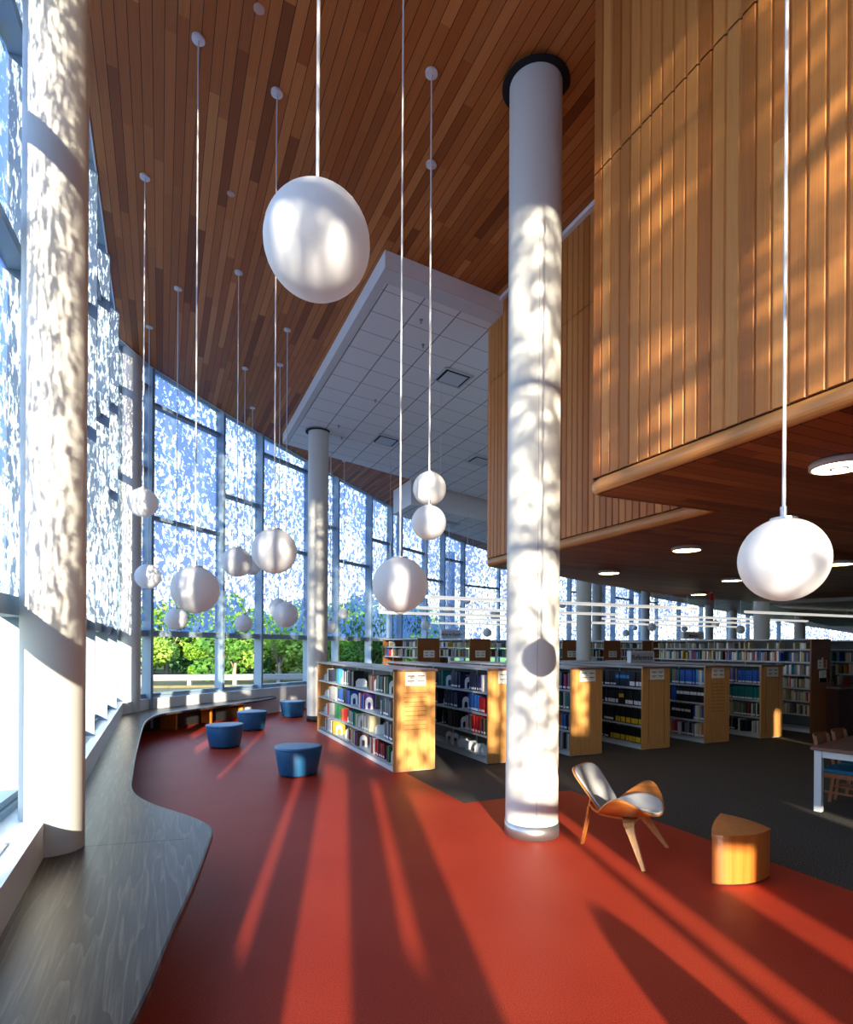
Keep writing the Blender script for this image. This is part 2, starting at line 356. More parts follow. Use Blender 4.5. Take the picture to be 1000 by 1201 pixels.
for i in range(len(W)-1):
    k = i - ICOR
    bars = (7.18, 4.68) if (k % 2) else (7.5, 5.7)
    if k < 0: bars = (6.2, 4.63) if i % 2 else (5.4, 7.2)
    if k < -len(LEFT): lab = 'tall leaf printed glass bay behind the camera, number %d from the back wall' % (i+1)
    elif k < 0: lab = 'leaf printed glass bay of the left wall beside the long bench, bay %d counting away' % (k+len(LEFT)+1)
    elif k == 0: lab = 'narrow corner glass bay half hidden by the slim white column'
    elif k < 8: lab = 'leaf printed glass bay over the green trees, bay %d from the corner column' % k
    else: lab = 'distant leaf printed glass bay beyond the tall bookcases, bay %d from the corner' % k
    window(W[i], W[i+1], lab, bars, SILL, .30 if i in (4,5) else .12 if i in (10,11) else .05 if i < 4 or i == 7 else .24, {1: TRB, 4: 1.33, 6: 1.0, 7: TRB, 8: TRB, 9: TRB}.get(i, 0))  # depths and panels behind the camera are set to shape the sun streaks

# sill ledge under the glass (inside upstand, white) and low outer wall
INl = offs(W, .30)
def seg(i0, i1, pts): return pts[i0:i1+1]
def strip(name, mat, label, cat, outer, inner, z0, z1, topmat=None):
    m = MB(); n = len(outer)
    for i in range(n-1):
        o1, o2, a, b = outer[i], outer[i+1], inner[i], inner[i+1]
        m.quad([(*a,z1),(*b,z1),(*o2,z1),(*o1,z1)][::-1]); m.quad([(*a,z0),(*b,z0),(*b,z1),(*a,z1)]); m.quad([(*o2,z0),(*o1,z0),(*o1,z1),(*o2,z1)])
        m.quad([(*a,z0),(*b,z0),(*o2,z0),(*o1,z0)])
    for i, fl in ((0, 1), (n-1, 0)):
        a, o1 = inner[i], outer[i]; q = [(*a,z0),(*o1,z0),(*o1,z1),(*a,z1)]; m.quad(q if fl else q[::-1])
    return struct(m.build(name, mat), label, cat)
OUTl = offs(W, -.06)
INNER = [(xy(-.69, vu(*p)[1]) if 9 <= i < ICOR else p) for i, p in enumerate(INl)]
INNER[ICOR] = xy(-.69, 13.42); INNER[ICOR+1] = (-6.02, 13.02)
IB = ICOR+4
strip('wall_left', M['ledge'], 'white upstand ledge under the left glass wall, running behind the bench', 'ledge', OUTl[2:IB+1], INNER[2:IB+1], -.3, .69)
strip('wall_far', M['dark'], 'dark low wall under the far glass, beyond the bench end', 'wall', OUTl[IB:], INl[IB:], -.3, .69)
strip('trim_1', M['alu'], 'thin grey window board along the foot of the left glass', 'window board', OUTl[2:IB+1], offs(W,.12)[2:IB+1], .69, .735)
# grilles let into the ledge
def grille(u0, u1, v0, v1, label):
    g = thing('ledge_grille', label, 'grille', (*xy((v0+v1)/2, (u0+u1)/2), .691), TH, 'air grilles in the window ledge')
    m = MB(); a, b = (v1-v0)/2, (u1-u0)/2
    m.box(-a,a,-b,-b+.012,0,.006); m.box(-a,a,b-.012,b,0,.006); m.box(-a,-a+.012,-b,b,0,.006); m.box(a-.012,a,-b,b,0,.006); m.build('frame', M['metal_white'], g)
    m = MB(); m.box(-a+.01,a-.01,-b+.01,b-.01,0,.001); m.build('opening', M['vent_dark'], g)
    m = MB(); n = int((u1-u0)/.028)
    for k in range(1, n): y = -b + k*(2*b)/n; m.box(-a+.012,a-.012,y-.006,y+.006,.0012,.006)
    m.build('louvre', M['metal_white'], g)
for k, (u0, u1) in enumerate(((3.0,4.15), (5.5,6.6), (7.4,8.5), (9.3,10.4), (11.2,12.3))):
    v = -1.0 if k else -1.02
    grille(u0, u1, -.93, -.80, 'slotted white air grille on the window ledge, number %d from the near end' % (k+1))

# ------------------------------------------------------------------ floor
BD = [(-2.15,21.18), (-1.6,19.0), (-.1,9.0), (-.29,8.75), (.456,7.09), (1.88,7.75), (3.27,4.58), (5.5,-.5), (7.5,-5.06), (8.4,-7.2)]
iF = W.index((-2.15,21.18))
red = W[0:iF+1] + BD[1:]
m = MB(); m.poly(red, 0.0); struct(m.build('floor', M['floor_red']), 'red speckled linoleum floor along the glass wall', 'floor')
dk = BD[::-1] + W[iF+1:] + [(32.0,-12.0), (9.0,-7.6)]
m = MB(); m.poly(dk, 0.0); struct(m.build('floor', M['floor_dark']), 'charcoal flecked carpet under the bookcases', 'floor')

# ------------------------------------------------------------------ back and right walls (behind the camera, slots added to shape the sun streaks)
bw = MB(); P0 = Vector((4.2,-6.8)); dd = Vector((.985,-.172)).normalized()
def qd(q): return (q - 3.27)/(.976 - .137*.172)
slots = [(3.86,4.22,3.0,8.3), (5.22,5.52,0,2.2), (7.0,7.12,0,2.0), (8.95,9.12,0,8.3), (10.6,10.7,0,2.2)]
pos = 0.0; sl_pieces = []
ang = math.atan2(dd.y, dd.x)
for q0, q1, z0, z1 in slots:
    a, b = qd(q0), qd(q1); bw.box(pos, a, -.15, .15, 0, 8.3)
    if z0 > 0: bw.box(a, b, -.15, .15, 0, z0)
    if z1 < 8.3: bw.box(a, b, -.15, .15, z1, 8.3)
    pos = b; sl_pieces.append((a, b, z0, z1))
bw.box(pos, 28, -.15, .15, 0, 8.3)
struct(bw.build('wall_back', M['white'], None, (P0.x, P0.y, 0), ang), 'white unseen back wall behind the camera, its slots added to shape sun streaks', 'wall')
for k, (a, b, z0, z1) in enumerate(sl_pieces):
    nwin += 1
    w = thing('window_%d' % nwin, 'added narrow slot in the unseen back wall, shaping a sun streak, slot %d' % (k+1), 'window', (P0.x, P0.y, 0), ang, None, 'structure')
    m = MB(); m.quad([(a,0,z0),(b,0,z0),(b,0,z1),(a,0,z1)]); m.build('clear_pane', M['clear'] if z0 == 0 else M['frit'], w)
    m = MB(); m.box(a,b,-.1,.1,z0,z0+.03); m.build('sill', M['alu'], w)
m = MB(); m.box(-.1,.1,0,58,0,7)
struct(m.build('wall_right', M['white'], None, (31.5,-12.0,0), -math.atan2(1.5,56)), 'white end wall far to the right of the stacks', 'wall')

# ------------------------------------------------------------------ timber ceiling, cove, edge trim
EDGE = offs(W, .32)
for i in range(9, ICOR): EDGE[i] = xy(-.8, LEFT[i-9][0])
EDGE[ICOR] = xy(-.8, 13.25); EDGE[ICOR+1] = (-5.98, 12.84)
cpoly = EDGE + [(31.3,43.4), (30.5,-11.0)]
g = [vu(*p) for p in cpoly]
m = MB(); zf = lambda v, u: zc(v); m.poly(g, 0, 0, True, zf); m.poly(g, 0, 0, False, lambda v, u: zc(v)+.1); m.side(g, 0, 0, 0, True, zf, lambda v, u: zc(v)+.1)
struct(m.build('ceiling', M['ceil_wood'], None, None, TH), 'sloping cedar board ceiling over the whole reading room', 'ceiling')
m = MB(); gW = [vu(*p) for p in offs(W,-.1)]; gE = [vu(*p) for p in EDGE]
for i in range(len(W)-1):
    a, b, c, d = gE[i], gE[i+1], gW[i+1], gW[i]
    f = lambda p, dz: (p[0], p[1], zc(p[0])+dz)
    m.quad([f(a,.1),f(b,.1),f(c,.1),f(d,.1)]); m.quad([f(a,.16),f(d,.16),f(c,.16),f(b,.16)])
    m.quad([f(d,.1),f(c,.1),f(c,.5),f(d,.5)])
struct(m.build('ceiling', M['cove'], None, None, TH), 'grey green cove strip between the cedar ceiling and the glass', 'ceiling')
m = MB(); gi = [vu(*p) for p in offs(EDGE, .02)]
for i in range(len(EDGE)-1):
    a, b, c, d = gE[i], gE[i+1], gi[i+1], gi[i]
    m.quad([f(a,-.012),f(b,-.012),f(b,.1),f(a,.1)][::-1]); m.quad([f(a,-.012),f(b,-.012),f(c,-.012),f(d,-.012)])
struct(m.build('trim_2', M['white'], None, None, TH), 'thin white edge trim of the cedar ceiling', 'trim')

# ------------------------------------------------------------------ white tiled soffits
def soffit(poly, drop, border, label, zfix=None):
    s = thing('ceiling_soffit', label, 'soffit', (0,0,0), TH, None, 'structure')
    zf = lambda v, u: zc(v)-drop
    m = MB(); m.poly(poly, 0, 0, True, zf); m.build('tile_field', M['tile'], s)
    m = MB(); m.side(poly, 0, 0, 0, True, zf, lambda v, u: zc(v)-.005); m.build('fascia', M['white'], s)
    if border:
        m = MB()
        for (a, b, c, d) in border: m.poly([a,b,c,d], 0, 0, True, lambda v, u: zc(v)-drop-.008); m.side([a,b,c,d], 0, 0, 0, True, lambda v, u: zc(v)-drop-.008, zf)
        m.build('border', M['ceiling_white'], s)
    return s
soffit([(2.9,8.05),(12.5,8.05),(12.5,16.9),(7.0,16.55),(2.95,16.15)], .26, [((2.9,8.05),(12.5,8.05),(12.5,8.36),(2.9,8.36)), ((2.9,8.36),(3.02,8.36),(3.06,16.15),(2.95,16.15))],
       'large white tiled soffit hung under the cedar ceiling, beside the timber box')
soffit([(7.1,17.2),(20,17.2),(20,22.5),(11.2,19.95),(7.1,18.75)], .8, None, 'second smaller white tiled soffit, farther and lower')
m = MB(); LOWPTS = [(9.2,16.0),(11.6,19.0),(14.4,23.0),(17.5,27.0),(21,31),(30,31),(30,13),(12,13.5)]; m.prism(LOWPTS, 3.06, 3.16)
struct(m.build('ceiling', M['ceiling_white']), 'low white ceiling at far right beyond the timber soffit', 'ceiling')

# ------------------------------------------------------------------ timber clad mezzanine boxes
ZS = 3.17
def groove_profile(u0, u1, w=.11, face=0.0, gw=.026, gd=.013):
    """points (x,u) of the board fronts from u0 to u1; x<0 is towards the room"""
    pts = []; n = int(round((u1-u0)/w)); w = (u1-u0)/n
    for k in range(n):
        a, b = u0+k*w, u0+(k+1)*w
        pts += [(face, a+gw*.5), (face, b-gw*.5), (face+gd, b-gw*.14), (face+gd, b+gw*.14)]
    return [(face+gd, u0)] + pts[:-1]
def cladding(root, v, u0, u1, tiers):
    for z0, z1 in tiers:
        m = MB(); pr = groove_profile(u0, u1, .11, v)
        for (x1,y1), (x2,y2) in zip(pr[:-1], pr[1:]): m.quad([(x1,y1,z0),(x1,y1,z1),(x2,y2,z1),(x2,y2,z0)])
        m.box(v+.0125, v+.12, u0, u1, z0, z1); m.build('board_cladding', M['wall_wood'], root)
def bullnose(root, path, z0, z1, out):
    """rounded timber nosing swept along a path of (v,u), bulging to the left of travel"""
    n = len(path); R = (z1-z0)/2; prof = [(out*math.sin(math.pi*k/10), z0+R-R*math.cos(math.pi*k/10)) for k in range(11)]
    m = MB()
    for i in range(n-1):
        a, b = Vector(path[i]), Vector(path[i+1])
        def nn(j):
            p, q = Vector(path[max(j-1,0)]), Vector(path[min(j+1,n-1)]); t = (q-p).normalized(); return Vector((-t.y, t.x))
        na, nb = nn(i), nn(i+1)
        for (o1,h1), (o2,h2) in zip(prof[:-1], prof[1:]):
            pa, pb, qa, qb = a+na*o1, b+nb*o1, a+na*o2, b+nb*o2
            m.quad([(pa.x,pa.y,h1),(pb.x,pb.y,h1),(qb.x,qb.y,h2),(qa.x,qa.y,h2)], 0, True)
    return m.build('nosing', M['trim_wood'], root)
b1 = thing('wall_mezzanine', 'near golden cedar clad mezzanine box with dappled sun, upper right', 'wall', (0,0,0), TH, None, 'structure')
U1 = 4.12; V1 = 3.38
cladding(b1, V1, -6.0, U1, ((3.305, 5.9), (5.914, zc(V1)+.05)))
def end_face(root, u, v0, v1, tiers):
    m = MB()
    for z0, z1 in tiers: m.box(v0, v1, u-.1, u, z0, z1)
    m.build('end_cladding', M['wall_wood'], root)
end_face(b1, U1, V1+.12, 4.9, ((3.305, 5.9), (5.914, 7.45)))
m = MB(); m.box(V1+.0145, V1+.11, -6.0, U1-.01, 5.85, 5.95); m.box(V1+.02, V1+.11, -6.0, U1-.01, 3.2, 3.33); m.build('shadow_joint', M['black'], b1)
bullnose(b1, [(V1+.03,-6.0), (V1+.03,U1-.09), (V1+.05,U1-.02), (V1+.12,U1), (4.9,U1)], ZS, 3.297, .05)
b2 = thing('wall_mezzanine', 'farther brown cedar clad mezzanine box behind the round column', 'wall', (0,0,0), TH, None, 'structure')
U2 = 8.52; V2 = 4.86
cladding(b2, V2, U1, U2, ((3.305, 6.14), (6.154, zc(V2)-.06)))
end_face(b2, U2, V2+.12, 12.0, ((3.305, 6.14), (6.154, 7.2)))
m = MB(); m.box(V2+.0145, V2+.11, U1, U2-.01, 6.1, 6.2); m.box(V2+.02, V2+.11, U1, U2-.01, 3.2, 3.33); m.build('shadow_joint', M['black'], b2)
bullnose(b2, [(V2+.03,U1), (V2+.03,U2-.09), (V2+.05,U2-.02), (V2+.12,U2), (5.6,U2+.1)], ZS, 3.297, .05)
m = MB(); m.box(V2-.06, V2+.02, U1+.1, U2+.02, zc(V2)-.06, zc(V2)-.002); struct(m.build('trim_3', M['white'], None, None, TH), 'white strip along the top of the farther cedar box', 'trim')
sp = [(V1+.05,-6.0), (V1+.05,U1-.02), (4.9,U1-.02), (V2+.04,U2-.02), (5.43,8.75), (6.7,9.07), (8.2,9.8), (10.3,10.6), (12.7,11.5), (15.5,11.3), (18,10.2), (22,8), (22,-8), (V1+.05,-8)]
m = MB(); m.poly(sp, ZS, 0, True); m.poly(sp, ZS+.12, 0); m.side(sp, ZS, ZS+.12); struct(m.build('ceiling', M['soffit_wood'], None, None, TH), 'dark cedar board soffit under the mezzanine, over the reference stacks', 'ceiling')
m = MB(); m.side([(5.0,8.6),(6.7,9.2),(8.2,9.9),(10.3,10.7),(12.7,11.6),(15.5,11.4),(22,8.1)], ZS+.1, 7.2, 0, False); struct(m.build('wall_mezzanine_back', M['white'], None, None, TH), 'white rear wall of the mezzanine over the stacks', 'wall')
# downlights
def downlight(v, u, label):
    d = thing('ceiling_downlight', label, 'downlight', (*xy(v,u), ZS), 0, 'round downlights in the timber soffit')
    m = MB(); m.lathe([(.10,0),(.17,-.004),(.185,-.02),(.185,-.05),(.165,-.055)], 28, 0, (0,0), True, False); m.build('rim', M['metal_white'], d)
    m = MB(); m.lathe([(.001,-.03),(.12,-.035),(.165,-.05)], 28, 0, (0,0), True, False); m.build('lens', M['lamp'], d)
    m = MB(); m.lathe([(.045,-.06),(.06,-.06),(.06,-.04),(.045,-.04)], 20, 0, (0,0), True, False); m.build('inner_ring', M['metal_white'], d)
for v, u, l in ((4.317,2.636,'nearest round downlight at the right edge, above the hanging globe'), (6.199,5.681,'round downlight in the timber soffit beside the near box end'), (6.937,7.992,'round downlight nearest the round column'),
                (9.705,7.844,'round downlight just left of the big right globe'), (11.531,10.211,'farthest round downlight at the rear soffit edge'), (9.238,5.621,'round downlight just right of the big right globe')):
    downlight(v, u, l)
s = thing('exit_sign', 'small red lit sign under the rear of the timber soffit', 'sign', (*xy(11.7,10.0), 3.02), TH+.5)
m = MB(); m.box(-.15,.15,-.02,.02,-.04,.12); m.build('housing', M['red'], s)
m = MB(); m.box(-.02,.02,-.02,.02,.12,.15); m.build('bracket', M['steel'], s)

# ------------------------------------------------------------------ round columns
def column(x, y, r, z0, z1, label, base=None, ring=True, seam=False):
    c = thing('column', label, 'column', (x,y,z0), 0, None, 'structure')
    m = MB(); m.lathe([(r,.0),(r,z1-z0)], 48, 0, (0,0), True, False); m.build('shaft', M['column'], c)
    if base:
        m = MB(); m.lathe([(r,.0),(r+.008,0),(r+.008,base[0]),(r,base[0])], 48, 0, (0,0), True, False); m.build('base_band', base[1], c)
    if ring:
        m = MB(); m.lathe([(r,z1-z0-.02),(r+.075,z1-z0-.02),(r+.075,z1-z0-.012),(r,z1-z0-.012)], 40, 0, (0,0), False, False)
        o = m.build('ceiling_reveal', M['black'], c)
    if seam:
        m = MB(); m.box(-.002,.002,-r-.002,-r+.02,.15,z1-z0-1.6); m.build('joint_line', M['vent'], c)
    return c
column(1.06,5.965,.26,0,zcw(1.06,5.965)-.012,'big round white column in front of the cedar boxes, standing on the red floor',(.13,M['steel']),True,True)
column(-2.55,4.08,.195,0,8.05,'white round column rising from the bench at the left edge',None,False)
column(-6.2,12.5,.2,0,8.1,'slim white column in the far corner at the bench end',None,False)
column(-2.72,14.88,.25,0,zcw(-2.72,14.88)-.265,'cream column under the white soffit corner, behind the leftmost low bookcase',(.14,M['dark']))
column(4.74,18.0,.22,0,6.5,'cream column among the tall bookcases, right of the big round column',None,False)
column(10.1,18.0,.22,0,6.5,'cream column behind the long tall bookcase at right',None,False)
for x, y, l in ((1.05,30.0-2.6,'slim distant column by the far glass, left of the big column'), (8.6,30.2,'distant column half hidden beside another cream column'), (12.6,34.4,'distant column by the far glass, middle of the row'),
                (17.6,37.2,'distant column by the far glass, right part of the row'), (19.8,38.6,'distant column by the far glass, farthest along the row'), (18.5,29.6,'square looking far column at the right end of the glass')):
    column(x, y, .24, 0, 6.2, l, None, False)

# ------------------------------------------------------------------ window bench
FR = [(-.75,-.5),(-.95,1.0),(-1.07,2.19),(-1.23,2.85),(-1.35,3.45),(-1.51,4.11),(-1.565,4.33),(-1.61,4.5),(-1.68,4.63),(-1.80,4.76),(-1.99,4.93),(-2.27,5.13),(-2.54,5.37),(-2.74,5.6),(-2.9,5.86),(-3.02,6.1),(-3.16,6.42),
      (-3.5,7.15),(-3.88,8.0),(-4.5,9.4),(-5.02,10.6),(-5.27,11.3),(-5.38,11.75),(-5.42,12.05),(-5.38,12.35),(-5.25,12.75),(-4.94,13.6),(-4.6,14.5),(-4.33,15.3),(-4.2,15.9),(-4.12,16.4)]
BK = [(-4.3,16.75),(-4.62,16.0)] + [tuple(Vector(INNER[i])) for i in (ICOR+2, ICOR+1, ICOR)] + [xy(-.69,u) for u in (12.2,8.75,5.25,2.0,-.5)]
def smooth_path(p, it=2):
    for _ in range(it):
        q = [p[0]]
        for a, b in zip(p[:-1], p[1:]): q += [(a[0]*.75+b[0]*.25, a[1]*.75+b[1]*.25), (a[0]*.25+b[0]*.75, a[1]*.25+b[1]*.75)]
        p = q + [p[-1]]
    return p
FRs = smooth_path(FR, 2)
bench = thing('window_bench', 'long dark oak window bench with a wavy front edge, along the left glass', 'bench', (0,0,0))
m = MB(); top = FRs + BK; m.prism(top, .415, .46); m.build('seat_top', M['bench'], bench)
def offp(p, d):
    o = []
    for i in range(len(p)):
        a, b = Vector(p[max(i-1,0)]), Vector(p[min(i+1,len(p)-1)]); t = (b-a).normalized(); o.append((p[i][0]+t.y*d, p[i][1]-t.x*d))
    return o
m = MB(); e0, e1 = FRs, offp(FRs, .012)
for i in range(len(FRs)-1):
    m.quad([(*e0[i],.46),(*e1[i],.455),(*e1[i+1],.455),(*e0[i+1],.46)],0,True); m.quad([(*e1[i],.455),(*e1[i],.415),(*e1[i+1],.415),(*e1[i+1],.455)],0,True); m.quad([(*e1[i],.415),(*e0[i],.41),(*e0[i+1],.41),(*e1[i+1],.415)],0,True)
m.build('edge_band', M['bench'], bench)
for x, y, a in ((-5.62,13.2,.35),(-5.25,14.3,.4),(-4.85,15.45,.45),(-4.6,16.3,.5),(-5.75,11.3,1.95),(-4.85,9.2,1.95),(-4.0,7.3,1.95),(-3.1,5.3,1.95),(-2.1,3.4,1.95),(-1.7,1.5,1.95)):
    m = MB(); m.box(-.3 if a < 1 else -.12,.12,-.03,.03,0,.413); m.build('leg', M['bench_leg'], bench, (x,y,0), a-1.57 if a > 1 else a-.6)
m = MB(); BB = offp([p for p in BK[::-1]], .02); m.side(BB, 0, .41, 0, False); m.build('back_panel', M['dark'], bench)
m = MB(); p, q = Vector((-1.60,4.30)), Vector(xy(-.66,4.75)); m.beam((q.x,q.y,.4602),(p.x-.1,p.y,.4602),.003,.0008); m.build('joint_line', M['black'], bench)

def inside(p, poly):
    c = False; n = len(poly)
    for i in range(n):
        a, b = poly[i], poly[(i+1) % n]
        if (a[1] > p[1]) != (b[1] > p[1]) and p[0] < (b[0]-a[0])*(p[1]-a[1])/(b[1]-a[1])+a[0]: c = not c
    return c
LOWC = LOWPTS
def ceiling_at(x, y):
    g_ = vu(x, y)
    if inside(g_, sp): return ZS
    if inside((x,y), LOWC): return 3.06
    if inside(g_, [(2.9,8.05),(12.5,8.05),(12.5,16.9),(7.0,16.55),(2.95,16.15)]): return zcw(x,y)-.27
    if inside(g_, [(7.1,17.2),(20,17.2),(20,22.5),(11.2,19.95),(7.1,18.75)]): return zcw(x,y)-.81
    return zcw(x,y)
# ------------------------------------------------------------------ globe pendants
def pendant(x, y, z, D, label, group='white globe pendants on long rods', top=None, detail=True):
    zt = top if top else zcw(x, y); r = D/2
    p = thing('globe_pendant', label, 'pendant lamp', (x,y,z), 0, group)
    m = MB(); k = 24 if detail else 10; n = 40 if detail else 16; m.sphere((0,0,0), r, n, k); m.build('globe', M['globe'], p)
    m = MB(); m.lathe([(.0075 if detail else .009, r*.97),(.0075 if detail else .009, zt-z)], 8, 0, (0,0), True, False); m.build('rod', M['rod'], p)
    m = MB(); m.lathe([(.055*D/.36, r*.955),(.055*D/.36, r*1.0),(.014, r*1.02),(.014, r+.05)], 16, 0, (0,0), False, True); m.build('cap', M['steel'], p)
    m = MB(); m.lathe([(.062, zt-z+.02),(.062, zt-z-.022),(.02, zt-z-.03)], 20, 0, (0,0), False, True); m.build('ceiling_plate', M['rod'], p)
    return p
for a in ((-.485,2.592,3.603,.457,'biggest looking white globe, high up against the cedar ceiling'),
          (1.532,2.566,2.235,.355,'bright white globe hanging at the right in front of the timber soffit'),
          (-2.272,5.855,2.40,.46,'large white globe hanging left of centre, before the first glass bay'),
          (-3.645,7.656,3.682,.37,'white globe hanging in front of the upper corner column'),
          (-5.26,11.256,3.148,.464,'white globe at the foot of the corner column, just below another'),
          (-4.18,9.964,2.293,.37,'small white globe half behind the large left globe, lower down'),
          (-2.986,9.38,3.17,.467,'white globe beside the biggest of the middle group, to its left'),
          (-4.247,14.467,3.80,.46,'white globe mostly hidden behind two nearer globes'),
          (-3.833,12.506,2.318,.365,'lowest small white globe just above the middle transom'),
          (-1.62,6.33,2.857,.473,'biggest white globe of the middle group, in front of the glass mullion'),
          (-3.026,12.2,2.631,.39,'small white globe tucked behind the low one beside the cream column'),
          (-2.567,10.873,2.424,.457,'white globe hanging low just left of the cream column'),
          (-.224,4.958,2.366,.457,'large white globe with a bright sun stripe, above the leftmost low bookcase'),
          (.024,7.025,3.715,.39,'upper white globe of the stacked looking pair near the centre'),
          (.016,5.956,3.091,.345,'lower white globe of the stacked looking pair near the centre')):
    pendant(*a)
pendant(-.55,12.5,2.72,.37,'white globe mostly hidden behind the globe with the sun stripe', top=zcw(-.55,12.5)-.26)
far = [(402,720,6.3,17.5),(386.5,736,8,16.2),(498.5,733.8,5.7,19.5),(547,705,4.4,24.5),(571,742.4,5.3,22),(579,722.3,5.6,21),(525.5,715.5,6,20.5)]
fr2 = [(838.4,732.3,4.6,27),(868,739,5,25),(802.4,738,3.6,31),(764,736,5,25),(744,737,3.2,33),(659,710,4.3,28),(734,743,4,30)]
cnt_words = ['first','second','third','fourth','fifth','sixth','seventh']
for grp, lst, w in (('tiny distant white globes over the tall bookcases', far, 'left of the big column'), ('tiny distant white globes under the timber soffit', fr2, 'right of the big column')):
    for k, (px, py, r, Y) in enumerate(sorted(lst)):
        x, y, z = (px-500)/700*Y + .006*(py-759)/700*Y*-1, Y, 1.85 + (759.5-py + .006*(px-500))/700*Y
        pendant(x, y, z, 2*r*Y/700*.97, 'tiny distant white globe %s, %s from the left' % (w, cnt_words[k]), grp, max(ceiling_at(x,y)-.03, z+r*Y/700+.12), False)

# ------------------------------------------------------------------ linear pendant lights over the stacks
def linear(x, y, z, L, label):
    t = thing('linear_pendant_light', label, 'linear lamp', (x,y,z), TH, 'white linear lights over the stacks')
    m = MB(); m.tube([(0,0,0),(L,0,0)], .035, 10); m.build('housing', M['tube'], t)
    m = MB(); m.box(.05,L-.05,-.02,.02,-.038,-.03); m.build('diffuser', M['tube'], t)
    for q in (.3, L/2, L-.3):
        m = MB(); m.tube([(q,0,.03),(q,0,ceiling_at(x+q*CT, y+q*ST)-z-.003)], .004, 6); m.build('wire', M['rod'], t)
for k, (px, py, L, Y) in enumerate(((499,700.5,7.2,11.6),(488,713,6.0,14.0),(444,718.5,5.2,15.6),(544,726.5,7.5,19.0),(505.6,731,5.5,22.0),(873,718,9,16.5),(778,723,7,19.0),(706,726,8,21.0),(690,731,9,24.0))):
    x, z = (px-500)/700*Y, 1.85 + (759.5-py+.006*(px-500))/700*Y
    linear(x, Y, z, L, ('white linear light running right from left of the big column, number %d from the top' if px < 600 else 'white linear light under the timber soffit, set %d of the right hand rows') % (k+1))

# ------------------------------------------------------------------ bookcases
def sign_card(root, w, x, z, wc=.33, h=.2):
    c = MB(); c.box(x, x+wc, -.042, -.032, z-h, z); card = c.build('range_card', M['paper'], root); card['label'] = 'white range card'
    m = MB()
    for r in range(2):
        for q in range(2):
            X = x+.03+q*wc*.5; Z = z-.05-r*.075
            m.box(X, X+wc*.34, -.0432, -.042, Z-.014, Z); m.box(X+.04, X+wc*.22, -.0432, -.042, Z-.034, Z-.026)
    m.build('lettering', M['ink'], card)
def bookcase(x, y, L, H, shelves, label, w=.63, style='plain', wood='oak', top=True, card=True, back=True, group='bookcases', far_end=True):
    b = thing('bookcase', label, 'bookcase', (x,y,0), TH, group)
    m = MB(); m.box(-.02, w+.02, -.032, 0, .012, H-.035); ep = m.build('end_panel', M[wood], b)
    if style == 'slat':
        g = MB()
        for k in range(9): z = .62 + k*.068; g.box(.14, w-.12, -.0335, -.0318, z, z+.006)
        g.build('slat_groove', M['groove'], ep)
    if style == 'inset':
        g = MB(); g.box(.12, .127, -.0335, -.0318, .1, H-.25); g.box(w-.127, w-.12, -.0335, -.0318, .1, H-.25); g.box(.12, w-.12, -.0335, -.0318, H-.257, H-.25); g.build('inset_line', M['groove'], ep)
    if far_end:
        m = MB(); m.box(-.02, w+.02, L, L+.032, .012, H-.035); m.build('end_panel', M[wood], b)
    m = MB(); m.box(0, w, 0, L, .0, .09); m.build('plinth', M['metal_white'], b)
    for z in shelves:
        m = MB(); m.box(.0, w, .001, L-.001, z-.02, z); m.box(0,.006,.001,L-.001,z-.032,z); m.build('shelf', M['metal_white'], b)
    n = max(1, int(round(L/.92)))
    for k in range(n+1):
        yy = min(max(L*k/n, .012), L-.012); m = MB(); m.box(w/2-.02, w/2+.02, yy-.012, yy+.012, .09, H-.04); m.build('upright', M['metal_white'], b)
    if back:
        m = MB(); m.box(w/2-.004, w/2+.004, .02, L-.02, .1, H-.05); m.build('back_panel', M['shelf_back'], b)
    if top:
        m = MB(); m.box(-.045, w+.045, -.06, L+.06, H-.034, H); m.build('counter_top', M['counter'], b)
        m = MB(); m.box(-.047, -.044, -.06, L+.06, H-.034, H); m.build('counter_edge', M['vent'], b)
    else:
        m = MB(); m.box(0, w, 0, L, H-.06, H-.03); m.build('canopy', M['metal_white'], b)
    if card: sign_card(b, w, .16, H-.045)
    return b
LOWZ = [.10, .435, .785, 1.13]
ORD = ['leftmost', 'second', 'third', 'fourth', 'fifth', 'sixth']
CASE = [(-.47,8.80,'slat'), (.985,9.48,'plain'), (2.47,10.2,'plain'), (3.94,10.9,'inset'), (5.44,11.67,'slat'), (6.92,12.37,'inset')]
LOWLAB = ['leftmost low bookcase, oak slatted end, nearest the blue ottomans', 'second low oak bookcase from the left, end half hidden by the round column', 'third low oak bookcase, just right of the round column with sun on its end',
          'fourth low oak bookcase, with black and yellow volumes', 'fifth low oak bookcase, slatted end, with black binders and blue books', 'sixth low oak bookcase at right, with blue and green sets']
for i, (x, y, st) in enumerate(CASE):
    bookcase(x, y, 4.6, 1.52, LOWZ, LOWLAB[i], style=st, group='low oak bookcases')
TALLZ = [.10, .40, .70, .99, 1.28, 1.57, 1.86]
tp = [(-.24,16.5)]
for k in range(1, 8): tp.append((-.24+1.64*k*.9086, 16.5+1.64*k*.4177))
for k, (x, y) in enumerate(tp):
    bookcase(x, y, 2.76, 2.13, TALLZ, 'tall brown bookcase of the rear row, number %d from the left' % (k+1), wood='oak_dark', top=False, group='tall bookcases of the rear row', back=False, card=False)
for o in list(COL.objects):
    if o.name.startswith('bookcase') and o.get('group') == 'tall bookcases of the rear row': sign_card(o, .63, .16, 1.76)
BIG = bookcase(8.47, 13.17, 4.6, 2.115, TALLZ, 'long tall white shelved bookcase at right, dark end with brochure holders', wood='oak_dark', top=False, card=False, group='tall bookcases at right')
sign_card(BIG, .63, .2, 1.62, .3, .2)
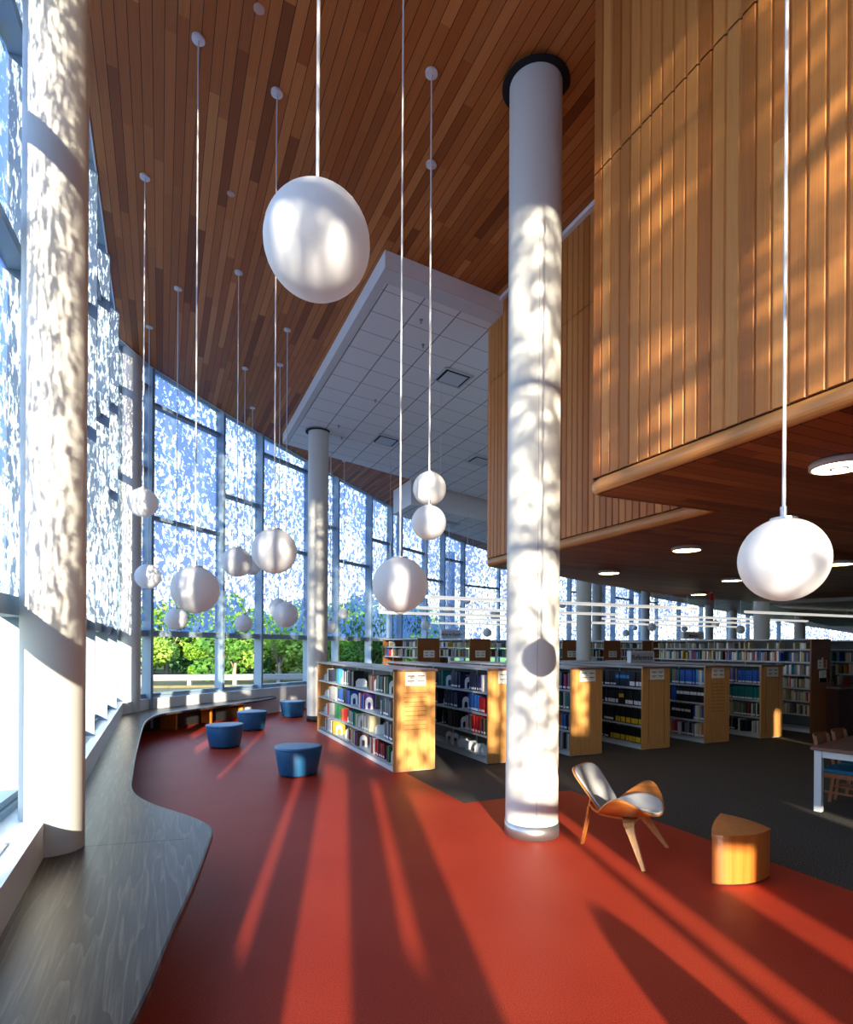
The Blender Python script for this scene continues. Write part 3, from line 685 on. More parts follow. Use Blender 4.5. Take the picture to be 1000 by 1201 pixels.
bookcase(10.03, 13.9, 4.6, 2.1, TALLZ, 'tall bookcase at the right edge behind the desk', wood='oak_dark', top=False, card=False, group='tall bookcases at right')
bookcase(13.0, 24.5, 9.0, 2.3, TALLZ, 'far bookcase beyond the tall rows, brown topped', wood='oak_dark', top=False, card=False, group='tall bookcases at right', back=True)
# brochure holders on the dark end panel
ex, ey = 8.47, 13.17
def on_end(x, z): return (ex + x*CT + .05*ST, ey + x*ST - .05*CT, z)
h = thing('brochure_holder', 'clear holder of leaflets low on the dark bookcase end', 'holder', on_end(.33,1.12), TH)
m = MB(); m.box(-.13,.13,-.02,.03,0,.02); m.box(-.13,.13,-.025,-.02,0,.1); m.build('tray', M['clear'], h)
m = MB(); m.box(-.11,-.02,-.015,.0,.02,.26); m.box(-.01,.11,-.018,.01,.02,.27); m.build('leaflet', M['paper'], h)
h = thing('brochure_holder', 'narrow holder with an orange and a pale leaflet on the dark bookcase end', 'holder', on_end(.38,1.42), TH)
m = MB(); m.box(-.08,.1,-.02,.02,0,.02); m.build('tray', M['metal_white'], h)
m = MB(); m.box(-.07,-.03,-.01,.0,.02,.25); m.build('leaflet', M['paper'], h)
m = MB(); m.box(.01,.06,-.01,.0,.02,.2); m.build('leaflet', plain('orange leaflet', (196,86,36), .6), h)

# signs standing on the bookcases
def stand_sign(x, y, z, w, h, text, label, size):
    s = thing('shelf_sign', label, 'sign', (x,y,z), TH)
    m = MB(); m.box(0, w, 0, .10, .0, h); m.build('board', M['sign'], s)
    m = MB(); m.box(-.012, w+.012, -.004, .11, h, h+.035); m.box(w, w+.03, -.004, .11, 0, h); m.box(-.012, 0, -.004, .11, 0, h); m.build('frame', M['sign_edge'], s)
    cu = bpy.data.curves.new('lettering', 'FONT'); cu.body = text; cu.size = size; cu.align_x = 'CENTER'; cu.align_y = 'CENTER'; cu.extrude = .001; cu.offset = .002
    t_ = bpy.data.objects.new('lettering_curve', cu); COL.objects.link(t_); bpy.context.view_layer.update()
    me = bpy.data.meshes.new_from_object(t_.evaluated_get(bpy.context.evaluated_depsgraph_get())); me.materials.clear(); me.materials.append(M['letter']); bpy.data.objects.remove(t_)
    o = bpy.data.objects.new('lettering', me); COL.objects.link(o); o.parent = s; o.location = (w/2, -.003, h*.52); o.rotation_euler = (math.pi/2,0,0)
    return s
x5, y5 = CASE[4][0] - ST*2.0, CASE[4][1] + CT*2.0
stand_sign(x5, y5, 1.52, .66, .235, 'Reference', 'grey counter sign reading Reference, on the fifth low bookcase', .15)
x5, y5 = tp[1]; stand_sign(x5-.3-ST*1.2, y5+CT*1.2-.13, 2.12, .64, .24, 'Libros en Espa\u00f1ol', 'blue grey sign reading Libros en Espanol, on a tall rear bookcase', .11)
stand_sign(6.55, 15.2, 2.1, .68, .15, 'Mystery', 'grey sign reading Mystery, on top of the long tall bookcase', .1)

# ------------------------------------------------------------------ books
BC = {'navy': (24,34,62), 'black': (18,18,20), 'blue': (28,84,168), 'sky blue': (52,138,196), 'teal': (20,116,112), 'green': (36,104,60), 'red': (176,36,36), 'maroon': (104,26,34), 'orange': (204,98,38), 'yellow': (222,178,44),
      'purple': (86,46,128), 'white': (222,220,212), 'cream': (206,190,150), 'grey': (128,130,132), 'brown': (102,66,44), 'magenta': (158,36,102), 'olive': (120,122,62)}
for k, c in BC.items(): M['bk_'+k] = plain('cover '+k, c, .45)
M['pages'] = plain('book pages', (226,216,190), .8)
M['spine_label'] = plain('spine label', (232,232,230), .6)
_bm = {}
def book_mesh(col, t, d, h, lab):
    t, d, h = round(t,3), round(d,2), round(h,2); key = (col, t, d, h, lab)
    if key not in _bm:
        m = MB(); c = .003
        m.box(0, d, 0, c, 0, h); m.box(0, d, t-c, t, 0, h); m.box(0, c, c, t-c, 0, h)      # two boards and the spine
        m.box(c, d-.006, c, t-c, .004, h-.005, 1)
        if lab:
            z0, z1, i = lab
            m.box(-.0012, 0, .002, t-.002, z0, z1, i)
        _bm[key] = m.mesh('book', [M['bk_'+col], M['pages'], M['spine_label'], M['bk_yellow'], M['bk_sky blue']])
    return _bm[key]
books = []           # (size, builder)
ROW = {0: 'bottom', 1: 'third', 2: 'second', 3: 'top'}
COUNT = ['first','second','third','fourth','fifth','sixth','seventh','eighth','ninth','tenth','eleventh','twelfth','thirteenth','fourteenth','fifteenth','sixteenth','seventeenth','eighteenth','nineteenth','twentieth']
def cn(k): return COUNT[k] if k < 20 else '%dth' % (k+1)
NB = 0
def put_book(case, shelf, k, yl, col, t, d, h, lab, lean=0):
    global NB
    x0, y0, _ = CASE[case]; z = LOWZ[shelf] + .001
    o = bpy.data.objects.new('book', book_mesh(col, t-.003, d, h, lab)); COL.objects.link(o); NB += 1
    lx = .006 + random.uniform(0, .03); o.location = (x0 + lx*CT - yl*ST, y0 + lx*ST + yl*CT, z); o.rotation_euler = (0, 0, TH)
    a = 'a' if col[0] not in 'ao' else 'an'
    tag(o, '%s book, %s from the end on the %s shelf of the %s low bookcase' % (col, cn(k), ROW[shelf], ORD[case]), 'book', 'books in the low bookcases')
_be = {}
NBE = {}
def put_bookend(case, shelf, yl, kind=0, d=.0):
    """white steel book support: 0 arched plate with an opening, 1 flat sided rest"""
    x0, y0, _ = CASE[case]; z = LOWZ[shelf] + .001
    if kind not in _be:
        m = MB()
        if kind == 0:
            w, h = .13, .21; out = [(0,0),(0,h*.62)] + [(w/2-w/2*math.cos(math.pi*k/10), h*.62+h*.38*math.sin(math.pi*k/10)) for k in range(1,10)] + [(w,h*.62),(w,0)]
            inn = [(w*.3,0),(w*.3,h*.4)] + [(w/2-w*.2*math.cos(math.pi*k/10), h*.4+h*.2*math.sin(math.pi*k/10)) for k in range(1,10)] + [(w*.7,h*.4),(w*.7,0)]
            for i in range(len(out)-1):
                for yy, fl in ((0,0),(.004,1)):
                    q = [(out[i][0],yy,out[i][1]),(out[i+1][0],yy,out[i+1][1]),(inn[i+1][0],yy,inn[i+1][1]),(inn[i][0],yy,inn[i][1])]; m.quad(q if fl else q[::-1])
                m.quad([(out[i][0],0,out[i][1]),(out[i+1][0],0,out[i+1][1]),(out[i+1][0],.004,out[i+1][1]),(out[i][0],.004,out[i][1])])
            m.box(0,w,.0,.12,0,.003)
        else:
            m.box(0,.2,0,.004,0,.10); m.quad([(0,.002,.1),(.2,.002,.1),(.16,.002,.15),(.04,.002,.15)]); m.quad([(0,.0,.1),(.04,.0,.15),(.16,.0,.15),(.2,.0,.1)]); m.box(0,.2,0,.16,0,.004)
        _be[kind] = m.mesh('bookend', M['metal_white'])
    NBE[(case,shelf)] = NBE.get((case,shelf),0)+1
    o = bpy.data.objects.new('bookend', _be[kind]); COL.objects.link(o); lx = .03
    o.location = (x0 + lx*CT - yl*ST, y0 + lx*ST + yl*CT, z); o.rotation_euler = (0,0,TH+(.0 if kind == 0 else .0) - (.5 if kind == 0 else .35))
    tag(o, 'white steel bookend, %s from the end on the %s shelf of the %s low bookcase' % (cn(NBE[(case,shelf)]-1), ROW[shelf], ORD[case]), 'bookend', 'bookends in the low bookcases')
def run(case, shelf, segs, k0=0):
    """segs: list of (y start, count, thickness, height, colours, label) or ('e', y, kind)"""
    k = k0
    for s in segs:
        if s[0] == 'e': put_bookend(case, shelf, s[1], s[2]); continue
        y, n, t, h, cols, lab = s
        for i in range(n):
            c = cols[i % len(cols)] if isinstance(cols, list) else cols
            tt = t*random.uniform(.8,1.2); hh = round(h*random.choice((.94,.97,1,1.03)) if isinstance(cols, list) else h, 2)
            tt = round(tt, 3) if isinstance(cols, list) else t
            put_book(case, shelf, k, y, c, tt-.001, .2, hh, lab); y += tt; k += 1
    return k
MIX = ['red','navy','white','teal','blue','maroon','grey','green','cream','black','brown','orange']
def mix(*a): return list(a)
WLab = (.02,.055,2)
# case A: thick art books, clusters with supports; positions run away from the end panel
run(0,3,[('e',.30,0),(.33,4,.045,.27,mix('green','black','grey','cream'),None),('e',1.0,0),(1.03,4,.05,.26,mix('brown','maroon','grey','brown'),None),('e',2.0,1),(2.1,4,.055,.28,mix('black','grey','black','navy'),None),('e',2.95,1),(3.1,4,.05,.27,mix('sky blue','sky blue','teal','black'),None),(3.85,3,.04,.25,mix('navy','white','black'),None),('e',4.25,1)])
run(0,2,[(.12,3,.05,.24,mix('black','green','grey'),None),('e',.62,1),('e',1.45,0),(1.5,5,.05,.26,mix('purple','white','blue','red','white'),None),('e',2.3,0),(2.36,5,.055,.26,mix('blue','blue','blue','navy','navy'),None),(3.15,4,.05,.27,mix('green','orange','white','grey'),None),(3.7,3,.045,.25,mix('grey','red','grey'),None),('e',4.2,1)])
run(0,1,[('e',.95,1),('e',1.85,0),(1.9,3,.05,.24,mix('cream','green','teal'),None),('e',2.5,1),(2.75,3,.055,.24,mix('red','orange','red'),None),(3.1,4,.06,.28,mix('green','teal','teal','green'),None),(3.8,4,.045,.24,mix('grey','red','grey','white'),None),('e',4.25,1)])
run(0,0,[(.24,3,.05,.25,mix('green','teal','black'),None),('e',.2,0),(1.0,4,.05,.26,mix('white','brown','purple','cream'),None),('e',1.75,0),(1.85,4,.05,.24,mix('brown','maroon','purple','cream'),None),('e',2.65,0),('e',3.3,0),(3.35,3,.05,.25,mix('yellow','yellow','olive'),None),('e',3.95,0),(4.0,4,.04,.24,mix('grey','red','white','grey'),None)])
# case B
run(1,3,[('e',.06,0),(.2,3,.045,.27,mix('white','purple','purple'),WLab),(.35,8,.042,.27,'navy',WLab),('e',.86,0),(1.02,8,.045,.28,'navy',WLab),('e',1.6,0),(1.75,4,.05,.27,mix('teal','black'),None)])
run(1,2,[('e',.06,0),(.14,4,.05,.25,'red',WLab),(.36,7,.05,.29,mix('blue','sky blue','blue','navy'),WLab),('e',.95,0),(1.1,8,.045,.27,'navy',WLab),('e',1.7,1)])
run(1,1,[(.04,5,.045,.26,mix('teal','green','orange','navy','teal'),WLab),(.27,6,.052,.28,'red',WLab),(.6,6,.04,.27,mix('cream','grey','magenta','white'),WLab),('e',1.0,0),(1.12,8,.045,.27,'black',None),('e',1.75,0)])
for yy, kd in ((.25,1),(.5,1),(.8,1),(1.1,1),(1.35,0),(1.6,0)): put_bookend(1,0,yy,kd)
# case C
run(2,3,[(.03,8,.045,.28,mix('black','grey','black','magenta','black'),WLab)]); run(2,2,[(.03,7,.05,.28,mix('green','teal','teal','grey','white','black'),WLab)])
run(2,1,[(.03,8,.045,.27,mix('grey','brown','navy','sky blue','blue','grey','orange','orange'),WLab)]); run(2,0,[(.03,8,.045,.27,mix('grey','white','grey','black'),None)])
# case D: dark law sets, yellow banded
run(3,3,[(.04,4,.075,.27,'black',(.02,.1,2)),(.36,4,.085,.27,'navy',(.15,.21,4)),(.72,4,.075,.27,'black',(.02,.05,2))])
run(3,2,[(.04,6,.07,.27,'black',(.02,.09,2)),(.48,2,.07,.27,'black',(.13,.2,3)),(.64,5,.075,.27,'black',(.02,.09,2))])
run(3,1,[(.04,10,.068,.28,'black',(.015,.11,3)),(.76,4,.075,.28,'black',(.03,.07,2))])
run(3,0,[(.04,12,.068,.27,'black',(.015,.11,3)),(.9,2,.075,.27,'black',(.02,.05,2))])
# case E
run(4,3,[(.03,4,.055,.29,mix('sky blue','white','yellow'),WLab),(.26,6,.06,.29,'blue',WLab),(.64,4,.055,.29,mix('green','purple','olive','olive'),WLab)])
run(4,2,[(.03,8,.085,.28,'black',(.14,.2,2)),(.74,2,.06,.28,'blue',None)])
run(4,1,[(.03,5,.055,.28,mix('blue','grey','cream','white'),WLab),(.34,6,.085,.28,'black',(.14,.19,2))])
run(4,0,[(.03,4,.055,.27,mix('orange','cream','cream','white'),WLab),(.28,5,.06,.27,mix('grey','navy','grey'),WLab),(.62,4,.055,.27,mix('white','magenta','magenta','orange'),WLab)])
# case F
run(5,3,[(.03,9,.058,.27,'blue',(.01,.045,2)),(.58,4,.05,.28,mix('grey','purple'),WLab)])
run(5,2,[(.03,9,.072,.27,'teal',(.01,.045,2))])
run(5,1,[(.03,9,.045,.27,mix('navy','white','green','white','black','brown','maroon','teal','grey'),WLab),(.46,4,.05,.26,mix('olive','grey','sky blue'),WLab)])
run(5,0,[(.06,2,.03,.25,mix('white','grey'),None),(.18,1,.03,.24,'white',None),(.32,2,.08,.25,mix('navy','black'),None),(.5,1,.04,.26,'white',None)])

# ordinary volumes of the tall cases: uncountable mass, one object
sm = MB(); SC = ['bk_navy','bk_blue','bk_white','bk_cream','bk_grey','bk_red','bk_black','bk_teal','bk_brown','bk_green','bk_maroon','bk_yellow','spine_label']
def fill(x, y, L, zs, pale=.3, h=.22, dens=.86, light=False):
    for z in zs:
        yl = .03
        while yl < L-.06:
            t = random.uniform(.022,.045)
            if random.random() < dens:
                c = random.choice((2,2,3,3,3,4,12)) if random.random() < pale else random.randrange(13); hh = h*random.uniform(.85,1.1)
                Mx = Matrix.Translation((x,y,z+.001)) @ Matrix.Rotation(TH,4,'Z'); d0 = random.uniform(.01,.035)
                sm.box(d0, .2, yl, yl+t-.002, 0, hh, c, Mx)
            else: yl += random.uniform(.02,.12)
            yl += t
for k, (x, y) in enumerate(tp):
    fill(x, y, 2.76, TALLZ[5:6], .15); fill(x, y, 2.76, TALLZ[6:], .9, .15, .5)
    if k > 4: fill(x, y, 2.76, TALLZ[4:5], .2)
fill(8.47,13.17,4.6,TALLZ[6:],1.0,.14,.45); fill(8.47,13.17,4.6,TALLZ[5:6],.45); fill(8.47,13.17,1.2,TALLZ[1:5],.85,.21,.95)
fill(10.03,13.9,1.6,TALLZ[1:6],.35)
def fillseg(case, shelf, y0, y1, cols, h=.26, t0=.05):
    x, y, _ = CASE[case]; yl = y0; k = 0
    Mx = Matrix.Translation((x,y,LOWZ[shelf]+.001)) @ Matrix.Rotation(TH,4,'Z')
    while yl < y1:
        t = t0*random.uniform(.75,1.25); d0 = random.uniform(.006,.035); c = SC.index(cols[k % len(cols)]); hh = h*random.uniform(.88,1.05); k += 1
        sm.box(d0, .21, yl, yl+t-.004, 0, hh, c, Mx); sm.box(d0-.0015, d0, yl+.004, yl+t-.008, .02, .05, 12, Mx); yl += t
K, N_, B_, G_, T_, W_, R_, C_, O_ = 'bk_black','bk_navy','bk_blue','bk_grey','bk_teal','bk_white','bk_red','bk_cream','bk_maroon'
for a in ((0,3,.55,.9,[K,G_,T_]),(0,3,2.4,2.8,[N_,W_,K]),(0,2,.3,.58,[G_,K,T_]),(0,2,2.7,3.1,[N_,B_]),(0,1,.1,.5,[K,G_]),(0,1,1.2,1.6,[C_,G_]),(0,1,2.1,2.4,[T_,C_]),(0,0,.5,.9,[O_,K,R_]),(0,0,2.2,2.5,[C_,O_]),(0,0,3.55,3.85,[G_,W_]),
          (1,3,1.95,2.4,[N_]),(1,2,1.5,1.65,[N_]),(1,2,1.95,2.3,[K]),(1,1,1.6,1.72,[K]),(1,1,1.95,2.3,[K]),
          (2,3,.42,1.0,[K,N_]),(2,2,.42,1.0,[T_,K]),(2,1,.42,1.0,[G_,N_]),(2,0,.42,1.0,[G_,W_]),
          (3,3,1.06,1.8,[K,N_]),(3,2,1.04,1.8,[K]),(3,1,1.1,1.8,[K]),(3,0,1.08,1.8,[K,G_]),
          (4,3,.9,1.6,[T_,C_,B_]),(4,2,.9,1.6,[K]),(4,1,.88,1.6,[K]),(4,0,.9,1.6,[W_,C_]),
          (5,3,.82,1.4,[B_,N_]),(5,2,.7,1.4,[T_]),(5,1,.72,1.4,[C_,W_,N_]),(5,0,.62,1.3,[K,G_])):
    fillseg(*a)
tag(sm.build('books', [M[c] for c in SC]), 'rows of mixed library books filling the tall bookcases behind', 'books', None, 'stuff')

# ------------------------------------------------------------------ blue ottomans
def ottoman(x, y, rz, label, first=[None]):
    if first[0]: return dup(first[0], (x,y,0), rz, label)
    t = thing('ottoman', label, 'ottoman', (x,y,0), rz, 'blue ottomans by the window bench')
    def ring(s, z, ns=44):
        out = []
        for k in range(ns):
            a = 2*math.pi*k/ns; r = 1 + .07*math.cos(3*a) ; out.append((s*r*math.cos(a)*1.03, s*r*math.sin(a)*.97, z))
        return out
    def loft(levels, m, mats, name):
        b = MB(); n = len(levels[0])
        for lv in levels: b.v += lv
        for i in range(len(levels)-1):
            for k in range(n):
                k2 = (k+1) % n; b.f.append((i*n+k, i*n+k2, (i+1)*n+k2, (i+1)*n+k)); b.m.append(0); b.sm.append(True)
        e = (len(levels)-1)*n; b.f.append(tuple(e+k for k in range(n))); b.m.append(0); b.sm.append(False)
        b.f.append(tuple(reversed(range(n)))); b.m.append(0); b.sm.append(False)
        return b.build(name, mats, t)
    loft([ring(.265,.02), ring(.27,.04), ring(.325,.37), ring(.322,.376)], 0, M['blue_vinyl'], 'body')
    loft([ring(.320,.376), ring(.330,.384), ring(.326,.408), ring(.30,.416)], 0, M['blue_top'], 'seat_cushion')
    for a in (.5, 2.6, 4.7):
        m = MB(); m.lathe([(.02,0),(.024,.025)], 12, 0, (.2*math.cos(a), .2*math.sin(a))); m.build('foot', M['dark'], t)
    first[0] = t; return t
ottoman(-1.86,8.62,.3,'nearest blue ottoman, alone on the red floor before the bookcase')
ottoman(-3.68,10.95,1.0,'blue ottoman nearest the bench curve, leftmost of the four')
ottoman(-3.86,13.2,2.1,'blue ottoman just behind the leftmost one, nearer the far bench legs')
ottoman(-3.5,15.7,.9,'farthest blue ottoman, half hidden by the cream column')

# ------------------------------------------------------------------ shell lounge chair
def lounge_chair(loc, rz, label):
    t = thing('lounge_chair', label, 'chair', loc, rz)
    def disc(a, b):          # unit square -> rounded outline parameters in -1..1
        x, y = 2*a-1, 2*b-1
        return x*math.sqrt(1-y*y/2), y*math.sqrt(1-x*x/2)
    def seat(a, b, inset=1.0, dz=0):
        p, q = disc(a, b); p *= inset; q *= inset
        hd = .27 - .06*p*p
        return (.46*p, .06 + hd*q + .03*p*p, .345 + dz + .235*abs(p)**2.0 + .035*q*(1-.4*abs(p)) + .02*q*q)
    def back(a, b, inset=1.0, off=0):
        p, q = disc(a, b); k = (abs(p)**5+abs(q)**5)**.2; e = math.hypot(p, q)
        f = e/k if k > 1e-6 else 1.0; p, q = p*f*inset, q*f*inset
        w = .255 + .03*q; s = (q+1)/2
        return (w*p, -.15 - .29*s + .05*p*p + off, .345 + .395*s + off*.75)
    m = MB(); m.shell(lambda a, b: seat(a, b), 36, 18, .012); m.build('seat', M['ply'], t)
    m = MB(); m.shell(lambda a, b: (lambda P: (P[0]*.80, P[1]+.005, P[2]+.016))(seat(.5+(a-.5)*.78, b, .97)), 28, 16, .016); m.build('seat_pad', M['felt'], t)
    m = MB(); m.shell(lambda a, b: back(a, b), 26, 22, .012); m.build('backrest', M['ply'], t)
    m = MB(); m.shell(lambda a, b: back(a, b, .94, .016), 24, 20, .016); m.build('back_pad', M['felt'], t)
    def strap(pts, w0, w1, th, name, mat):
        mm = MB(); n = len(pts)
        P = [Vector(p) for p in pts]; prev = None
        def fr(i):
            tt = (P[min(i+1,n-1)]-P[max(i-1,0)]).normalized(); return tt
        for i in range(n):
            tt = fr(i); sd = strap.side - tt*strap.side.dot(tt); sd.normalize(); nn = tt.cross(sd); w = (w0+(w1-w0)*i/(n-1))/2
            cur = [P[i]+sd*w+nn*th/2, P[i]-sd*w+nn*th/2, P[i]-sd*w-nn*th/2, P[i]+sd*w-nn*th/2]
            if prev:
                for k in range(4): mm.quad([prev[k], cur[k], cur[(k+1)%4], prev[(k+1)%4]], 0, k in (0,2))
            else: mm.quad(cur[::-1])
            prev = cur
        mm.quad(prev); return mm.build(name, mat, t)
    for sx in (-1, 1):
        strap.side = Vector((.25*sx, 1, 0)).normalized()
        strap([(0,.06,.318),(.10*sx,.08,.318),(.175*sx,.10,.312),(.215*sx,.125,.285),(.245*sx,.15,.24),(.31*sx,.22,.12),(.37*sx,.29,0)], .13, .028, .022, 'leg', M['ply_light'])
    strap.side = Vector((1,0,0))
    strap([(0,.06,.318),(0,-.08,.316),(0,-.20,.322),(0,-.27,.35),(0,-.31,.395),(0,-.322,.36),(0,-.345,.22),(0,-.39,0)], .11, .05, .02, 'leg', M['ply'])
    strap([(0,-.318,.36),(0,-.30,.46),(0,-.285,.50),(0,-.262,.485)], .07, .07, .014, 'back_bracket', M['ply'])
    return t
fa = math.atan2(-.59, .807) - math.pi/2
lounge_chair((1.80,5.42,0), fa, 'three legged shell lounge chair with grey felt pads beside the round column')

# ------------------------------------------------------------------ wedge side table
wt = thing('side_table', 'orange cherry wedge shaped side table standing right of the lounge chair', 'table', (2.56,4.9,0))
def arc(a, b, bulge, n):
    a, b = Vector(a), Vector(b); t = b-a; nn = Vector((t.y,-t.x)); return [tuple(a + t*k/n + nn*bulge*4*(k/n)*(1-k/n)) for k in range(n)]
A_, B_, C_ = (-.32,-.225), (.245,-.05), (.06,.40)
out = arc(A_, B_, .14, 16) + arc(B_, C_, .10, 10) + arc(C_, A_, .03, 8)
def shrink(p, s): return [(x*s, y*s) for x, y in p]
m = MB(); m.prism(shrink(out,.985), .012, .372, 0, None, False); m.build('body', M['table_wood'], wt)
m = MB(); m.prism(out, .374, .392); m.build('tabletop', M['table_wood'], wt)
m = MB(); m.prism(shrink(out,.92), 0, .012); m.build('base', M['dark'], wt)
# ------------------------------------------------------------------ reading table and chairs at the right edge
e1 = math.atan2(-.78,.62)
rt = thing('reading_table', 'brown reading table with a white metal leg at the right edge', 'table', (4.40,6.84,0), e1)
m = MB(); m.box(0,1.8,0,1.6,.70,.74); m.build('tabletop', M['table_top'], rt, None, None, .004)
for px, py in ((.03,.03),(1.7,.03),(.03,1.5),(1.7,1.5)):
    m = MB(); m.box(px,px+.075,py,py+.075,0,.70); m.build('leg', M['metal_white'], rt, None, None, .003)
m = MB(); m.box(.1,1.7,.05,.07,.62,.70); m.box(.1,1.7,1.53,1.55,.62,.70); m.build('apron', M['metal_white'], rt)
def side_chair(loc, rz, label, first=[None]):
    if first[0]: return dup(first[0], loc, rz, label)
    t = thing('reading_chair', label, 'chair', loc, rz, 'wooden reading chairs with teal seats')
    m = MB(); m.box(-.22,.22,-.22,.22,.425,.47); m.build('seat_pad', M['seat_blue'], t, None, None, .012)
    m = MB(); m.box(-.225,.225,-.225,.225,.37,.424); m.build('seat_frame', M['chair_wood'], t)
    for sx in (-1,1):
        m = MB(); m.beam((.2*sx,.2,0),(.2*sx,.2,.37),.035,.035,0,(0,1,0)); m.build('leg', M['chair_wood'], t)
        m = MB(); m.beam((.2*sx,-.26,0),(.2*sx,-.21,.42),.035,.035,0,(0,1,0)); m.beam((.2*sx,-.21,.42),(.2*sx,-.29,.83),.033,.035,0,(0,1,0)); m.build('leg', M['chair_wood'], t)
        m = MB(); m.beam((.2*sx,-.24,.2),(.2*sx,.2,.2),.02,.025); m.build('stretcher', M['chair_wood'], t)
    def bk(a, b): x = -.22+.44*a; return (x, -.275-.03*b - .035*(1-(2*a-1)**2), .69+.16*b)
    m = MB(); m.shell(bk, 12, 4, .016); m.build('backrest', M['chair_wood'], t)
    first[0] = t; return t
def on_table(a, b): return (4.40 + a*math.cos(e1) - b*math.sin(e1), 6.84 + a*math.sin(e1) + b*math.cos(e1), 0)
cf = math.atan2(-.62,-.78)
side_chair((4.92,6.93,0), cf, 'wooden reading chair with a teal seat, pushed under the left end of the table')
side_chair((5.38,7.29,0), cf, 'second wooden reading chair at the left end of the table, cut by the frame')
lb = thing('shadow_blocker', 'added dome topped grey bin behind the camera, seen only by its shadow', 'bin', (1.95,-1.08,0))  # unseen domed shape added only to cast the pointed floor shadow
m = MB(); m.lathe([(.19,0),(.21,.02),(.215,.52)], 28); m.build('body', M['steel'], lb)
m = MB(); m.lathe([(.22,.525),(.215,.58),(.185,.67),(.13,.76),(.06,.82),(.002,.835)], 28); m.build('dome_lid', M['dark'], lb)
# computer desk beside the long bookcase
dk_ = thing('computer_desk', 'dark red desk beside the dark bookcase end', 'desk', (9.05,13.05,0), TH)
m = MB(); m.box(0,1.5,0,.75,.98,1.02); m.build('desktop', M['counter'], dk_)
m = MB(); m.box(.03,.55,.05,.7,0,.98); m.box(1.35,1.45,.05,.7,0,.98); m.build('pedestal', M['desk_red'], dk_)
mo = thing('monitor', 'olive grey computer monitor standing on the dark red desk', 'monitor', (9.05+.3*CT-.35*ST,13.05+.3*ST+.35*CT,1.02), TH+.4)
m = MB(); m.box(-.22,.22,-.02,.02,.12,.46); m.build('screen', M['monitor'], mo)
m = MB(); m.box(-.03,.03,.0,.03,0,.2); m.box(-.12,.12,-.08,.1,0,.015); m.build('stand', M['dark'], mo)

# ------------------------------------------------------------------ ceiling vents, sprinklers, cover plates
def vent(v, u, drop, label, s=.60):
    t = thing('air_vent', label, 'vent', (*xy(v,u), zc(v)-drop-.003), TH, 'square ceiling vents'); t.rotation_euler = (0, math.atan(.105)*1.0, 0); t.rotation_mode = 'XYZ'
    t.rotation_euler = (Matrix.Rotation(TH,3,'Z') @ Matrix.Rotation(math.atan(.105),3,'Y')).to_euler()
    a = s/2; m = MB(); m.box(-a,a,-a,-a+.04,-.02,0); m.box(-a,a,a-.04,a,-.02,0); m.box(-a,-a+.04,-a,a,-.02,0); m.box(a-.04,a,-a,a,-.02,0); m.build('frame', M['metal_white'], t)
    m = MB(); m.box(-a+.02,a-.02,-a+.02,a-.02,-.004,0); m.build('opening', M['vent_dark'], t)
    m = MB(); m.box(-a+.09,a-.09,-a+.09,a-.09,-.03,-.02); m.build('plaque', M['metal_white'], t)
vent(5.107,10.296,.268,'square air vent in the white soffit nearest the cedar box'); vent(5.134,14.106,.268,'square air vent in the white soffit nearest the cream column'); vent(7.66,13.8,.268,'square air vent at the soffit edge half hidden by the cedar box'); vent(9.0,18.4,.808,'small looking vent in the second, farther soffit')
for k, (v, u) in enumerate(((3.841,8.923),(4.163,9.575),(4.172,12.145),(3.883,13.998),(4.157,14.682))):
    s = thing('sprinkler_head', 'tiny sprinkler head under the white soffit, %s from its near edge' % cn(k), 'sprinkler', (*xy(v,u), zc(v)-.26), 0, 'sprinkler heads')
    m = MB(); m.lathe([(.03,0),(.03,-.012),(.012,-.02),(.012,-.05),(.022,-.055)], 12, 0, (0,0), False, True); m.build('head', M['steel'], s)
for x, y, l in ((-1.584,5.529,'round pink cover plate on the cedar ceiling near the top edge'), (-2.585,7.792,'smaller round cover plate on the cedar ceiling, left of the biggest globe')):
    m = MB(); m.lathe([(.05,.02),(.05,-.01),(.04,-.016)], 20, 0, (0,0), False, True); tag(m.build('cover_plate', plain('pink beige plate', (206,170,150), .5), None, (x,y,zcw(x,y))), l, 'cover plate', 'round cover plates')

# ------------------------------------------------------------------ outdoors: ground, barrier, trees
m = MB(); m.poly([(-90,-60),(80,-60),(80,120),(-90,120)], -.32); struct(m.build('ground', M['ground']), 'dry grassy ground outside the glass', 'ground')
def hill_z(x, y): return max(0, (y-48)*.075) + .25*math.sin(x*.3)
m = MB(); n = 20
for i in range(n):
    for j in range(8):
        X = [-70+110*i/n, -70+110*(i+1)/n]; Y = [44+6*j, 50+6*j]
        m.quad([(X[0],Y[0],hill_z(X[0],Y[0])-.6),(X[1],Y[0],hill_z(X[1],Y[0])-.6),(X[1],Y[1],hill_z(X[1],Y[1])-.6),(X[0],Y[1],hill_z(X[0],Y[1])-.6)],0,True)
struct(m.build('hill', plain('green hillside', (150,176,92), 1, 0, .1, .4, .8)), 'green slope rising beyond the trees', 'hill')
bar = thing('road_barrier', 'long pale concrete road barrier outside the glass, below the trees', 'barrier', (0,0,0))
m = MB(); pa, pb = Vector((-22,28.2,0)), Vector((6,36.5,0)); m.beam((*pa.xy,.2),(*pb.xy,.2),.3,.30); m.build('rail', M['concrete'], bar)
m = MB(); m.beam((*pa.xy,-.26),(*pb.xy,-.26),.5,.12); m.build('footing', M['ground'], bar)
for k in range(13):
    p = pa.lerp(pb, (k+.5)/13); m = MB(); m.box(p.x-.1,p.x+.1,p.y-.1,p.y+.1,-.32,.06); m.build('post', M['vent'], bar)
